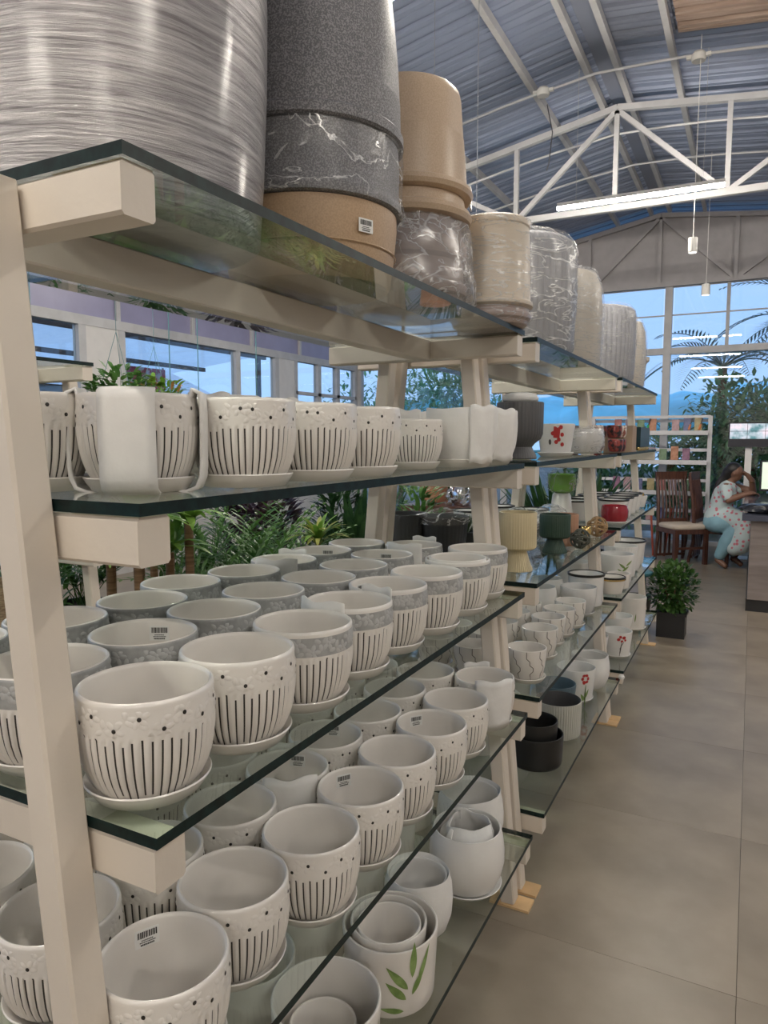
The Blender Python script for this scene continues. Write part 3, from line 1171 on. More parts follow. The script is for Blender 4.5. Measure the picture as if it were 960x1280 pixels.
# giant wrapped planter
t = thing('wrapped_planter', (-.95, .885, ZT), 'giant cylindrical planter bound in silver stretch wrap', 'planter')
rf = lambda a, z, i: 1 + .004 * math.sin(7 * a) + .003 * math.sin(17 * a + z * 9)
prof = [(.001, .001), (.222, .001), (.232, .01), (.240, .12), (.246, .25), (.249, .38), (.246, .5), (.238, .60), (.22, .62), (.001, .62)]
prof2 = []
for (r0, z0), (r1, z1) in zip(prof, prof[1:]):
    n = 6 if z1 - z0 > .05 else 1
    prof2 += [(r0 + (r1 - r0) * q / n, z0 + (z1 - z0) * q / n) for q in range(n)]
prof2.append(prof[-1])
MB().lathe(prof2, 96, rf=rf).obj('body', silver_wrap(), t, 60)
MB().lathe([(.225, .6), (.247, .602), (.250, .62), (.247, .64), (.225, .645), (.215, .63)], 72).obj('rim', MATS['silver_stretch_wrap'], t, 60)

# dark speckled inverted planter stack
GTOP = 'stacked planters on the top shelves'
def ring_pot(name, x, y, z, prof, m, label, film_=None, k=64, filmgrow=.006, cat='planter'):
    t = thing(name, (x, y, z), label, cat, GTOP)
    MB().lathe(prof, k).obj('body', m, t, 35)
    if film_:
        rr = random.Random(len(label))
        ph = [rr.random() * 6 for _ in range(5)]
        zmax = max(z_ for _, z_ in prof)
        rf = lambda a, z_, i: 1 + .012 * math.sin(5 * a + ph[0] + z_ * 14) + .007 * math.sin(13 * a + ph[1] - z_ * 25) + .004 * math.sin(29 * a + ph[2])
        zs_ = [(r + filmgrow, z_) for r, z_ in prof if r > .01]
        MB().lathe(zs_, 90, rf=rf).obj('plastic_film', film_, t, 70)
    return t


dx, dy = -.872, 1.345
t = ring_pot('planter', dx, dy, ZT, [(.001, .0005), (.168, .0005), (.172, .006), (.180, .06), (.1865, .125), (.186, .15), (.17, .151), (.001, .151)], tan_st, 'tan stone planter at the bottom of the dark speckled stack')
sticker(t.children[0], face(dx, dy) + .62, .1862, .10, False, lean=0, s=1.2)
b = MB().lathe([(.1835, .066), (.1850, .068), (.1835, .070)], 64)
b.obj('seam_line', tan_st, t, 35)
ring_pot('planter', dx, dy, ZT + .1515, [(.001, 0), (.188, 0), (.196, .003), (.1965, .02), (.191, .03), (.192, .10), (.190, .135), (.18, .136), (.001, .136)], speck, 'dark speckled planter under crinkled clear film, middle of its stack', film)
ring_pot('planter', dx, dy, ZT + .2885, [(.001, 0), (.196, 0), (.201, .004), (.201, .022), (.1955, .028), (.1940, .09), (.1935, .095), (.1930, .097), (.190, .16), (.181, .26), (.168, .36), (.15, .40), (.001, .40)], speck, 'dark grey speckled upturned planter topping its stack')

bx0, by0 = -.835, 1.75
t = ring_pot('planter', bx0, by0, ZT, [(.001, .0005), (.128, .0005), (.140, .008), (.143, .03), (.147, .045), (.158, .05), (.160, .075), (.150, .085), (.150, .13), (.158, .14), (.158, .175), (.148, .19), (.142, .23), (.001, .23)], beige_dk, 'mauve brown rimmed planters bundled in a clear plastic bag', film, filmgrow=.012)
b = MB()
rr = random.Random(5)
bagp = [(.150, .012), (.178, .03), (.184, .08), (.178, .13), (.170, .18), (.160, .222), (.150, .229)]
rf = lambda a, z, i: 1 + .05 * math.sin(4 * a + z * 30) * math.sin(3 * a + 1) + .02 * math.sin(15 * a + z * 60)
b.lathe(bagp, 90, rf=rf)
b.obj('plastic_bag', film_mat('bag_film', (.95, .94, .94), .6, 7, (1, 1, 1.3), 0, .022, haze=.22), t, 70)
ring_pot('planter', bx0, by0, ZT + .2305, [(.001, 0), (.150, 0), (.166, .004), (.171, .016), (.166, .028), (.154, .034), (.150, .06), (.001, .06)], beige_st, 'beige upturned planter rim squeezed under the tall beige planter')
ring_pot('planter', bx0, by0, ZT + .291, [(.001, 0), (.158, 0), (.168, .004), (.173, .014), (.168, .026), (.157, .031), (.153, .09), (.148, .150), (.1475, .153), (.1465, .155), (.140, .245), (.136, .262), (.128, .270), (.001, .270)], beige_st, 'tall beige upturned planter topping the bagged stack')
MB().box((.14, .10, .315), (.004, .05, .05), rz=.3).obj('tag_card', pw, t)

sx, sy = -.695, 2.02
t = ring_pot('planter', sx, sy, ZT, [(.001, .0005), (.098, .0005), (.106, .006), (.108, .016), (.116, .022), (.117, .034), (.108, .044), (.110, .05), (.001, .05)], beige_dk, 'mauve wrapped planter base under the small cream planter', film_r, filmgrow=.004)
ring_pot('planter', sx, sy, ZT + .0505, [(.001, 0), (.112, 0), (.122, .006), (.122, .016), (.114, .024), (.112, .12), (.108, .222), (.111, .226), (.111, .240), (.104, .245), (.001, .245)], cream_pl, 'small cream planter in ridged film beside the bagged stack', film_r, filmgrow=.003)

# second and third racks, top shelf
ribgrey = mat('rib_grey', (.33, .335, .36), .5, var=.08)


def ribbed_wrapped(x, y, r, H, label, m, filmm, ribs=60, round_top=.05, z0=ZT):
    t = thing('wrapped_planter', (x, y, z0 + .0005), label, 'planter', GTOP)
    prof = [(.001, 0), (r * .93, 0), (r * .97, .02), (r, H * .4), (r, H - round_top), (r * .96, H - round_top * .35), (r * .85, H), (.001, H)]
    rf = (lambda a, z, i: 1 + .012 * (abs(math.sin(a * ribs / 2)) * 2 - 1)) if ribs else None
    MB().lathe(prof, ribs * 4 if ribs else 64, rf=rf).obj('body', m, t, 40)
    ph = rnd.random() * 6
    rf2 = lambda a, z, i: 1 + .008 * math.sin(4 * a + ph + z * 9) + .006 * math.sin(11 * a + z * 23)
    p2 = []
    pr = [(q[0] + .007, q[1]) for q in prof if q[0] > .01]
    for (r0, z0_), (r1, z1) in zip(pr, pr[1:]):
        n = 6 if z1 - z0_ > .05 else 1
        p2 += [(r0 + (r1 - r0) * q / n, z0_ + (z1 - z0_) * q / n) for q in range(n)]
    p2.append((pr[-1][0], pr[-1][1] + .012))
    MB().lathe(p2, 80, rf=rf2).obj('plastic_film', filmm, t, 70)
    return t


film_w = film_mat('white_film', (.97, .97, .97), .8, 6, (1, 1, 3.2), 0, .028, haze=.2)
ribbed_wrapped(-.845, 2.76, .225, .43, 'big grey ridged planter wrapped in clear film on top shelf', ribgrey, film_w, 54)
ribbed_wrapped(-.83, 3.30, .212, .41, 'cream planter in film with domed top, between grey planters', mat('cream_body', (.62, .57, .48), .5), film_r, 0, .16)
ribbed_wrapped(-.83, 4.20, .225, .405, 'grey ridged film-wrapped planter above the third rack', ribgrey, film_r, 48)
ribbed_wrapped(-.82, 4.74, .205, .40, 'cream film-wrapped planter with domed top on the end rack', MATS['cream_body'], film_r, 0, .16)
pot('pedestal_urn', (-.74, 5.20, ZT + .0005), [(.075, .002), (.075, .02), (.05, .035), (.045, .10), (.065, .14), (.072, .19), (.09, .21), (.092, .23)], .235, MATS['cream_body'], 'cream pedestal urn at the end of the top shelf', 'urn')
# ------------------------------------------------------------------ second rack
G2 = 'assorted planters on the goblet planter rack'
charcoal = mat('charcoal_matte', (.095, .095, .10), .45)
cream_y = mat('cream_yellow', (.66, .56, .35), .5, var=.04)
dkgreen = mat('dark_green', (.028, .062, .042), .5)
terra = mat('terracotta_pink', (.50, .28, .18), .6, var=.08)
palegreen = mat('pale_green', (.55, .57, .38), .5)


def goblet(x, y, z, R_, Hc, Hf, m, label, ribs=44, z0=None):
    # flared foot then fluted cup
    out = [(R_ * .82, .002), (R_ * .82, .008), (R_ * .70, Hf * .35), (R_ * .58, Hf * .7), (R_ * .50, Hf * .95), (R_ * .52, Hf), (R_ * .86, Hf + .003), (R_ * .985, Hf + .010), (R_, Hf + .02), (R_, Hf + Hc * .5), (R_, Hf + Hc - .004)]
    return pot('goblet_planter', (x, y, z + .0005), out, Hf + Hc, m, label, 'planter', G2, ribs=ribs, ramp=.012, floor_z=Hf + .01, wall=.006)


goblet(-.725, 2.44, Z3, .066, .135, .075, cream_y, 'cream fluted goblet planter on a flared foot')
goblet(-.705, 2.90, Z3, .062, .100, .060, dkgreen, 'dark green fluted goblet planter on a flared foot')
goblet(-.86, 2.75, Z3, .06, .09, .058, dkgreen, 'dark green goblet planter half hidden behind the cream goblet')
goblet(-.715, 3.12, Z3, .058, .085, .055, terra, 'pink terracotta goblet planter beside the dark green goblet')
# charcoal footed planter of the eye-level shelf
pot('footed_planter', (-.73, 2.46, Z2 + .0005), [(.058, .002), (.060, .006), (.056, .02), (.046, .034), (.043, .044), (.052, .056), (.072, .072), (.079, .09), (.080, .12), (.081, .196)], .20, charcoal,
    'charcoal ribbed footed planter with white foam cap', 'planter', G2, ribs=40, ramp=.010, floor_z=.06)
t = MB().lathe([(.001, .0), (.045, .0), (.058, .006), (.060, .016), (.05, .03), (.03, .035), (.001, .036)], 24, rf=lambda a, z, i: 1 + .1 * math.sin(2 * a)).obj('foam_block', foam, None, 60, loc=(-.73, 2.46, Z2 + .199))
tag(t, 'white foam block set on the charcoal planter', 'foam block')
pot('tapered_pot', (-.79, 2.66, Z2 + .0005), [(.030, .002), (.035, .004), (.052, .06), (.058, .098)], .102, palegreen, 'pale green tapered pot beside the charcoal planter', group=G2)
hearts = [('heart_print', redprint, [(u, z, ell(.008, .009, .3, 8)) for u, z in ((-.02, .095), (-.012, .10), (.005, .07), (.018, .09), (.02, .05), (-.005, .06), (.012, .12))]),
          ('vase_print', darkprint, [(-.03, .06, ell(.006, .012, 0, 8))]),
          ('block_print', redprint, [(-.004, .10, [(-.014, -.022), (.012, -.026), (.014, .02), (-.012, .024)])])]
fpot('heart_pot', -.735, 3.00, Z2, cyl(.062, .078, .135, base=.95), .135, glaze_cool, 'white pot printed with red hearts, eye-level shelf', group=G2, saucer=.075, decals=hearts, turn=.1)
fpot('heart_pot', -.90, 2.95, Z2, cyl(.062, .078, .135, base=.95), .135, glaze_cool, 'white pot behind the red heart pot', group=G2, saucer=.075)
t = fpot('bowl_pot', -.735, 3.45, Z2, [(.075, .003), (.092, .012), (.108, .045), (.112, .08), (.108, .105), (.104, .118)], .12, glaze_cool, 'white ribbed bowl pot in clear film, eye-level shelf', group=G2, ribs=30, ramp=.01)
b = MB().lathe([(.10, .004), (.116, .03), (.12, .08), (.112, .13), (.107, .133)], 60, rf=lambda a, z, i: 1 + .02 * math.sin(5 * a + z * 30))
b.obj('plastic_film', film_w, t, 60)
# back of that rack: charcoal pails in film, cactus bowls
for i, (x, y, r, H, lab, mm) in enumerate(((-1.17, 2.44, .088, .185, 'charcoal ribbed pail beneath the leafy bamboo plant, inner side', mat('pail_grey', (.06, .065, .07), .5)), (-1.035, 2.50, .098, .175, 'charcoal pail wrapped in loose plastic, inner side', mat('pail_dark', (.028, .03, .034), .5)))):
    t = pot('pail_planter', (x, y, Z3 + .0005), cyl(r * .82, r, H), H, mm, lab, 'planter', G2, ribs=36, ramp=.006)
    if i:
        b = MB().lathe([(r + .003, H * .85), (r + .005, H + .004), (r - .02, H + .012), (.05, H + .02), (.02, H + .03), (.004, H + .032)], 60, rf=lambda a, z, i: 1 + .03 * math.sin(5 * a + z * 40) + .02 * math.sin(9 * a))
        b.obj('plastic_film', film, t, 60)
cact = leaf_mat('cactus_green', (.06, .10, .05), (.10, .16, .07), .1)


def spike_plant(x, y, z, r, n, h, label, potm, pr, ph, lm=None, nm='spiky_succulent', group=None):
    t = pot(nm, (x, y, z + .0005), cyl(pr * .7, pr, ph, 3), ph, potm, label, 'potted plant', group)
    b = MB()
    rr = random.Random(int(x * 991 + y * 77) & 255)
    for i in range(n):
        a = rr.random() * 6.28
        tl = rr.random() * .9
        d = Vector((math.cos(a) * math.sin(tl), math.sin(a) * math.sin(tl), math.cos(tl)))
        s = Vector((-math.sin(a), math.cos(a), 0)) * (h * .07)
        p0 = Vector((d.x * pr * .4, d.y * pr * .4, ph - .01))
        p1 = p0 + d * h * (.35 + .2 * rr.random())
        p2 = p0 + d * h * (.8 + .2 * rr.random()) + Vector((d.x, d.y, -.1)) * h * .2
        b.quad([p0 - s * .6, p0 + s * .6, p1 + s, p1 - s])
        b.quad([p1 - s, p1 + s, p2])
    o = b.obj('foliage', lm or cact, t)
    o['kind'] = 'stuff'
    return t


spike_plant(-1.12, 2.96, Z3, .06, 40, .10, 'spiky dark succulent in a slatted black bowl on the goblet rack', black_pl, .065, .06)
for i, (x, y, lab) in enumerate(((-.93, 3.12, 'clear bag of dark pots behind the green goblet'), (-.84, 3.36, 'crumpled clear plastic bag beside brass pot'))):
    t = thing('plastic_bag', (x, y, Z3 + .0005), lab, 'plastic bag', G2)
    rf = lambda a, z, i_: 1 + .14 * math.sin(4 * a + z * 25 + i) + .06 * math.sin(9 * a + z * 50)
    MB().lathe([(.001, .0), (.075, .0), (.10, .02), (.11, .06), (.10, .10), (.07, .13), (.03, .155), (.004, .16)], 48, rf=rf).obj('film', film_w, t, 60)
    MB().lathe([(.001, .002), (.06, .002), (.075, .03), (.08, .09), (.074, .09), (.06, .012), (.001, .012)], 30).obj('content', mat('bag_dark', (.07, .065, .07), .5) if not i else MATS['grey_band'], t, 40)
goblet_brass = pot('brass_pot', (-.66, 3.30, Z3 + .0005), [(.026, .002), (.03, .005), (.012, .02), (.012, .028), (.035, .045), (.036, .075), (.03, .09)], .092, gold, 'small brass goblet cup by the end of goblet shelf', 'cup', G2, s=.72)
# woven ball and rope knot
for (x, y, r, m_, lab) in ((-.632, 3.045, .040, mat('dark_cane', (.09, .095, .075), .6), 'dark woven cane ball beside green goblet'), (-.64, 3.46, .046, mat('rope_tan', (.42, .27, .14), .8), 'coiled tan rope ornament beside the brass cup')):
    t = thing('woven_ball', (x, y, Z3 + r + .0045), lab, 'ornament', G2)
    b = MB()
    rr = random.Random(3)
    for q in range(9):
        ax = Vector((rr.gauss(0, 1), rr.gauss(0, 1), rr.gauss(0, 1))).normalized()
        u = ax.orthogonal().normalized()
        v = ax.cross(u)
        b.tube([(u * math.cos(2 * PI * j / 20) + v * math.sin(2 * PI * j / 20)) * r for j in range(21)], .0042, 5)
    b.obj('coil', m_, t, 60)

# zig-zag crackle pots, second-lowest shelf
zig = [(.048, .012), (.054, .02), (.060, .05), (.064, .08), (.066, .106)]


def zig_decals():
    P = []
    circ = 2 * PI * .06
    n = 9
    for i in range(n):
        u = circ * i / n
        pts = [(u, .110), (u, .088), (u + .010, .078), (u + .010, .066), (u + .022, .056), (u + .022, .044), (u + .012, .034), (u + .016, .016)]
        for (ua, za), (ub, zb) in zip(pts, pts[1:]):
            cu, cz = (ua + ub) / 2, (za + zb) / 2
            du, dz = ub - ua, zb - za
            L = math.hypot(du, dz)
            nx, nz = -dz / L * .0011, du / L * .0011
            # keep the arc position right for the taper: u is scaled in patch by r(cz)
            f = interp(zig, cz) / .06
            P.append((cu * f, cz, [(-du / 2 * f + nx, -dz / 2 + nz), (-du / 2 * f - nx, -dz / 2 - nz), (du / 2 * f - nx, dz / 2 - nz), (du / 2 * f + nx, dz / 2 + nz)]))
    return [('zigzag_print', darkprint, P)]


ZD = zig_decals()
zz_proto = None
zrow = [(-.672, 2.40), (-.70, 2.68), (-.715, 2.87), (-.71, 3.03), (-.70, 3.20)]
zback = [(-.86, 2.36), (-.86, 2.54), (-.87, 2.72), (-.87, 2.90), (-.87, 3.08), (-1.02, 2.40), (-1.02, 2.60), (-1.02, 2.82), (-1.03, 3.04)]
GZ = 'white pots with zigzag lines on the second rack'
for i, (x, y) in enumerate(zrow):
    fpot('zigzag_pot', x, y, Z4, zig, .112, glaze, f'small white pot with zigzag lines, {ORD[i]} from the posts, aisle row', group=GZ, saucer=.064, decals=ZD, turn=.4 * i, k=36, s=1.06)
for i, (x, y) in enumerate(zback):
    fpot('zigzag_pot', x, y, Z4, zig, .112, glaze, f'small white zigzag pot, {ORD[i]} of those in the inner rows', group=GZ, saucer=.064, decals=ZD, turn=.7 * i, k=36, s=1.04)
marble = mat('marble_glaze', (.80, .79, .77), .25, col2=(.55, .55, .55), scale=3.5, coat=.4, detail=8, lo=.38, hi=.52)
fpot('marble_pot', -.715, 3.44, Z4, [(.055, .010), (.066, .02), (.075, .05), (.08, .09), (.081, .125)], .13, marble, 'white marbled pot behind the zigzag pots, aisle edge', group=G2, saucer=.074, s=1.06)
t = pot('chrome_pot', (-.72, 3.64, Z4 + .0005), cyl(.082, .088, .16), .165, marble, 'marbled cylinder pot with black shiny rim at rack end', group=G2)
MB().lathe([(.084, .158), (.092, .158), (.093, .168), (.086, .17), (.084, .165)], 44).obj('rim_band', black_gl, t, 40)
for i, (x, y) in enumerate(((-.88, 3.34), (-.90, 3.56), (-1.05, 3.3))):
    fpot('marble_pot', x, y, Z4, bulb, .172, glaze_cool, f'tall white barrel pot, {ORD[i]} of those behind the marbled pot', group=G2, s=.82)

# bottom shelf of the second rack
pot('black_bowl', (-.685, 2.60, Z5 + .0005), cyl(.099, .103, .12, base=.95), .125, black_gl, 'large black bowl pot under a smaller black bowl', group=G2)
pot('black_bowl', (-.690, 2.60, Z5 + .075), cyl(.082, .086, .095, base=.95), .10, black_gl, 'smaller black bowl pot nested on top of another', group=G2)
greypot = mat('sage_grey', (.52, .52, .47), .5)
pot('ribbed_pot', (-.675, 2.905, Z5 + .0005), cyl(.092, .096, .15), .155, greypot, 'grey ribbed pot with dark inside beside black bowls', group=G2, ribs=56, ramp=.012, inner_m=charcoal)
teal = mat('slate_blue', (.10, .155, .20), .4)
pot('blue_pot', (-.74, 3.13, Z5 + .0005), cyl(.078, .09, .14), .145, teal, 'slate blue pot behind the grey ribbed pot', group=G2)
flowerd = [('stem_print', leafgreen, [(.042, .045, [(-.004, -.05), (-.001, -.05), (.005, .05), (.003, .05)]), (.036, .03, leaf_poly(.05, .016, R(120))), (.055, .05, leaf_poly(.05, .012, R(70)))]),
           ('flower_print', redprint, [(.046 + .014 * math.cos(q * 1.05), .125 + .018 * math.sin(q * 1.05), ell(.007, .009, q, 8)) for q in range(6)] + [(.04, .105, ell(.008, .008, 0, 8))])]
fpot('flower_print_pot', -.70, 3.36, Z5, cyl(.078, .092, .155), .16, glaze_cool, 'white pot with one tall red flower print, bottom shelf', group=G2, saucer=.084, decals=flowerd, turn=0)
t = fpot('round_pot', -.68, 3.58, Z5, bulb, .172, glaze_cool, 'white barrel pot in foam behind the red flower pot', group=G2, s=.9)
sleeve(bulb, .172, seed=3).obj('foam_sleeve', foam, t, 60)
fpot('tall_pot', -.86, 3.50, Z5, cyl(.09, .10, .24), .245, glaze_cool, 'tall white cylinder pot standing inside a white one', group=G2)
pot('nested_pot', (-.86, 3.50, Z5 + .09), cyl(.07, .082, .15), .155, ribgrey, 'grey pot nested in the tall white cylinder', group=G2)
for i, (x, y) in enumerate(((-.92, 2.62), (-.92, 2.86), (-.95, 3.12))):
    fpot('bamboo_pot', x, y, Z5, o5, .165, glaze, f'plain white pot, {ORD[i]} in the inner row behind black bowls', group=G2, s=.9)

# ------------------------------------------------------------------ third rack
G3 = 'assorted pots on the rack beside the leafy bush'
redg = mat('red_glaze', (.33, .015, .03), .2, coat=.5)
limeg = mat('lime_glaze', (.22, .55, .05), .3)
fpot('red_pot', -.66, 4.06, Z3, [(.05, .004), (.062, .012), (.072, .04), (.073, .07), (.068, .098)], .102, redg, 'glossy red round pot standing on a white saucer', group=G3, ribs=18, ramp=.01, saucer=.07, saucer_m=glaze_cool)
for i, (x, y) in enumerate(((-.70, 4.26), (-.70, 4.45), (-.70, 4.64), (-.70, 4.83), (-.88, 4.1), (-.88, 4.32), (-.88, 4.55), (-.88, 4.78))):
    t = fpot('rimmed_bowl', x, y, Z3, cyl(.07, .084, .11), .115, glaze_cool, f'white bowl with black rim, {ORD[i]} past the red pot', group='black-rimmed white bowls on the end rack')
    MB().lathe([(.080, .112), (.0865, .112), (.088, .119), (.081, .121), (.079, .117)], 40).obj('rim_band', black_gl, t, 40)
for i, (x, y) in enumerate(((-.85, 3.40), (-1.05, 3.48), (-1.1, 3.2))):
    t = fpot('rimmed_bowl', x - .12, y + .1, Z3, cyl(.07, .084, .11), .115, glaze_cool, f'white black-rimmed bowl, {ORD[i]} behind the brass cup', group='black-rimmed white bowls behind the goblets')
    MB().lathe([(.080, .112), (.0865, .112), (.088, .119), (.081, .121), (.079, .117)], 40).obj('rim_band', black_gl, t, 40)
fpot('gilded_bowl', -.68, 5.08, Z3, cyl(.05, .065, .08), .085, glaze_cool, 'white bowl with gold ornament at the shelf end', group=G3)
MBt = thing('gold_ornament', (-.68, 5.08, Z3 + .013), 'small gold ornament heaped in white bowl', 'ornament', G3)
bb = MB()
for q in range(6):
    bb.lathe([(.001, .06), (.014, .064), (.018, .078), (.014, .092), (.001, .096)], 10, cx=.028 * math.cos(q * 1.05), cy=.028 * math.sin(q * 1.05))
bb.lathe([(.001, 0), (.035, 0), (.04, .06), (.001, .065)], 14)
bb.obj('beads', gold, MBt, 50)
# lime pot in a clear bag hangs over the bowls (stands on an upturned bowl)
fpot('upturned_pot', -.93, 3.96, Z3, [(.07, .002), (.07, .01), (.06, .07), (.05, .155), (.045, .165)], .168, glaze_cool, 'white upturned pot under the lime green pot', group=G3)
t = fpot('lime_pot', -.93, 3.96, Z3 + .1685, [(.045, .003), (.06, .012), (.074, .05), (.076, .08), (.074, .10)], .104, limeg, 'lime green pot in a clear plastic bag', group=G3)
b = MB().lathe([(.05, .002), (.08, .02), (.086, .07), (.082, .11), (.05, .13), (.02, .14), (.004, .145)], 40, rf=lambda a, z, i: 1 + .10 * math.sin(3 * a + z * 40) + (.5 * max(0, math.cos(a + 2.9 )) ** 3 if .01 < z < .12 else 0))
b.obj('plastic_bag', film, t, 60)
# eye-level shelf of the third rack: boxes and floral mugs
t = thing('gift_box', (-.70, 4.42, Z2 + .0005), 'brown and dark teal gift box with gold studs', 'box', G3)
MB().box((0, 0, .075), (.16, .16, .15)).obj('body', mat('kraft', (.42, .30, .21), .7), t)
t = thing('gift_box', (-.69, 4.78, Z2 + .0005), 'long dark teal box edged with gold knobs', 'box', G3)
MB().box((0, 0, .085), (.17, .42, .12)).obj('body', mat('dark_teal', (.012, .04, .055), .35), t)
bb = MB()
for q in range(7):
    bb.lathe([(.001, .0), (.014, .002), (.018, .012), (.012, .024), (.001, .026)], 10, cx=.07, cy=-.18 + q * .06)
bb.obj('gold_foot', gold, t, 50)
mugm = mat('floral_dark', (.30, .06, .05), .35, col2=(.02, .02, .025), scale=60, lo=.42, hi=.55)
mugw = mat('floral_light', (.70, .62, .55), .35, col2=(.25, .07, .05), scale=55, lo=.42, hi=.5)
for i, (x, y, z, m_) in enumerate(((-.76, 3.98, 0, mugm), (-.66, 4.02, 0, mugm), (-.78, 4.14, 0, mugw), (-.67, 4.18, 0, mugm), (-.76, 3.98, .075, mugw), (-.67, 4.03, .075, mugm), (-.77, 4.15, .075, mugm), (-.67, 4.19, .075, mugw), (-.9, 4.05, .0, mugm), (-.9, 4.05, .075, mugm))):
    t = fpot('floral_mug', x, y, Z2 + z, [(.026, .002), (.034, .006), (.040, .03), (.041, .06), (.040, .07)], .072, m_, ('dark floral mug' if m_ is mugm else 'pale floral mug') + f', {ORD[i]} of the mugs stacked beside the brown box', 'mug', 'floral mugs on the eye-level shelf', k=20)
    MB().tube([(.038, 0, .058), (.056, 0, .055), (.062, 0, .038), (.054, 0, .022), (.039, 0, .02)], .005, 6).obj('handle', m_, t, 50)
# lower shelves of the third rack
fern = [('fern_print', leafgreen, [(.01 + .012 * q * (1 if q % 2 else .3), .05 + .016 * q, leaf_poly(.055, .013, R(35 if q % 2 else 140))) for q in range(6)])]
fpot('fern_pot', -.68, 4.31, Z4, cyl(.085, .098, .17), .175, glaze_cool, 'white pot with green fern print, second-lowest shelf', group=G3, decals=fern, turn=.1)
t = fpot('gold_rim_bowl', -.655, 3.98, Z4, cyl(.062, .076, .09), .095, glaze, 'white bowl with black and gold rim, second-lowest shelf', group=G3)
MB().lathe([(.072, .09), (.0785, .09), (.0795, .098), (.073, .10)], 36).obj('rim_band', black_gl, t, 40)
MB().lathe([(.0765, .082), (.0785, .082), (.0785, .089), (.0765, .089)], 36).obj('gold_band', gold, t, 40)
fpot('white_bowl', -.64, 4.14, Z4, cyl(.06, .066, .085), .09, glaze, 'small plain white bowl between gold-rim bowl and fern pot', group=G3, k=12)
fpot('white_pot', -.69, 4.52, Z4, cyl(.085, .098, .19), .195, glaze_cool, 'tall white ribbed pot past the fern pot', group=G3, ribs=30)
t = fpot('wide_bowl', -.70, 4.76, Z4, cyl(.09, .125, .19), .195, glaze_cool, 'wide white bowl with black rim and green sprig', group=G3)
MB().lathe([(.118, .19), (.127, .19), (.129, .199), (.12, .202)], 40).obj('rim_band', black_gl, t, 40)
for i, (x, y) in enumerate(((-.86, 3.98), (-.88, 4.24), (-.90, 4.5), (-.70, 5.02))):
    fpot('white_pot', x, y, Z4, cyl(.08, .092, .16), .165, glaze_cool, f'plain white pot, {ORD[i]} around the fern pot', group=G3)
blossom = [('branch_print', darkprint, [(.02, .06, [(-.002, -.05), (.001, -.05), (.012, .05), (.009, .05)]), (.03, .08, [(-.012, -.02), (-.010, -.021), (.012, .02), (.010, .022)])]),
           ('blossom_print', redprint, [(.012, .115, ell(.010, .009, .5, 8)), (.042, .125, ell(.011, .010, .2, 8)), (.03, .105, ell(.008, .007, .2, 8)), (.022, .13, ell(.008, .009, .9, 8)), (.05, .11, ell(.007, .007, .9, 8))])]
fpot('blossom_pot', -.642, 4.16, Z5, cyl(.072, .086, .145), .15, glaze_cool, 'white pot with red blossom branch print on saucer', group=G3, saucer=.08, decals=blossom)
fpot('blossom_pot', -.745, 4.0, Z5, cyl(.068, .084, .145), .15, glaze_cool, 'plain side of a white tapered pot before the blossom pot', group=G3, saucer=.074)
fpot('curvy_pot', -.68, 4.42, Z5, [(.05, .004), (.07, .012), (.064, .03), (.074, .06), (.07, .09), (.082, .13), (.088, .17)], .175, glaze_cool, 'white wavy-sided pot behind the blossom pot', group=G3, saucer=.08)
fpot('lidded_pot', -.66, 4.82, Z5, cyl(.088, .096, .21), .215, glaze, 'cream white cylinder pot with small green sprig print', group=G3, saucer=.098, decals=[('sprig_print', leafgreen, [(.03, .09, leaf_poly(.06, .008, R(85)))])])
fpot('white_pot', -.84, 4.75, Z5, cyl(.08, .092, .22), .225, glaze_cool, 'tall plain white pot inside of the cream cylinder', group=G3)

# small knob of tape on the second rack's corner
tag(MB().lathe([(.001, -.012), (.012, -.01), (.016, 0), (.011, .012), (.001, .014)], 10).obj('tape_knot', foam, None, 50, loc=(-.545, 3.735, Z5 + .016)), 'scrap of white tape at the low glass corner', 'tape')
# basket and pots on the inner rack
wick = mat('wicker', (.45, .34, .22), .8, col2=(.25, .17, .10), scale=60, bump=.5, bscale=80, stretch=(1, 1, 3))
pot('wicker_basket', (-2.66, 1.86, Z4 + .0005), cyl(.12, .14, .26), .265, wick, 'tan woven basket on the inner rack', 'basket', ribs=28, ramp=.02)
for i, y in enumerate((1.05, 1.42)):
    fpot('white_pot', -2.66, y, Z4, cyl(.10, .12, .2), .205, glaze_cool, f'white cylinder pot, {ORD[i]} before the wicker basket', group='white pots on the inner rack', saucer=.1)
# ------------------------------------------------------------------ plants
gm = leaf_mat('leaf_mid', (.045, .13, .03), (.11, .24, .055))
gd = leaf_mat('leaf_dark', (.018, .055, .022), (.045, .11, .035))
gb = leaf_mat('leaf_bright', (.10, .24, .03), (.24, .42, .07))
gy = leaf_mat('leaf_yellow', (.30, .36, .06), (.48, .48, .16))
gp = leaf_mat('leaf_purple', (.035, .018, .03), (.07, .03, .04))
go = leaf_mat('leaf_outdoor', (.10, .25, .12), (.24, .44, .20))
gpalm = leaf_mat('leaf_palm', (.07, .10, .09), (.14, .18, .13), .2)
trunk_m = mat('cane_bark', (.28, .17, .09), .8, col2=(.17, .10, .05), scale=3, stretch=(1, 1, 26))
soil = mat('soil', (.05, .035, .025), .9)
clay = mat('clay_pot', (.40, .19, .11), .7)
redpot = mat('red_plastic', (.45, .05, .06), .4)


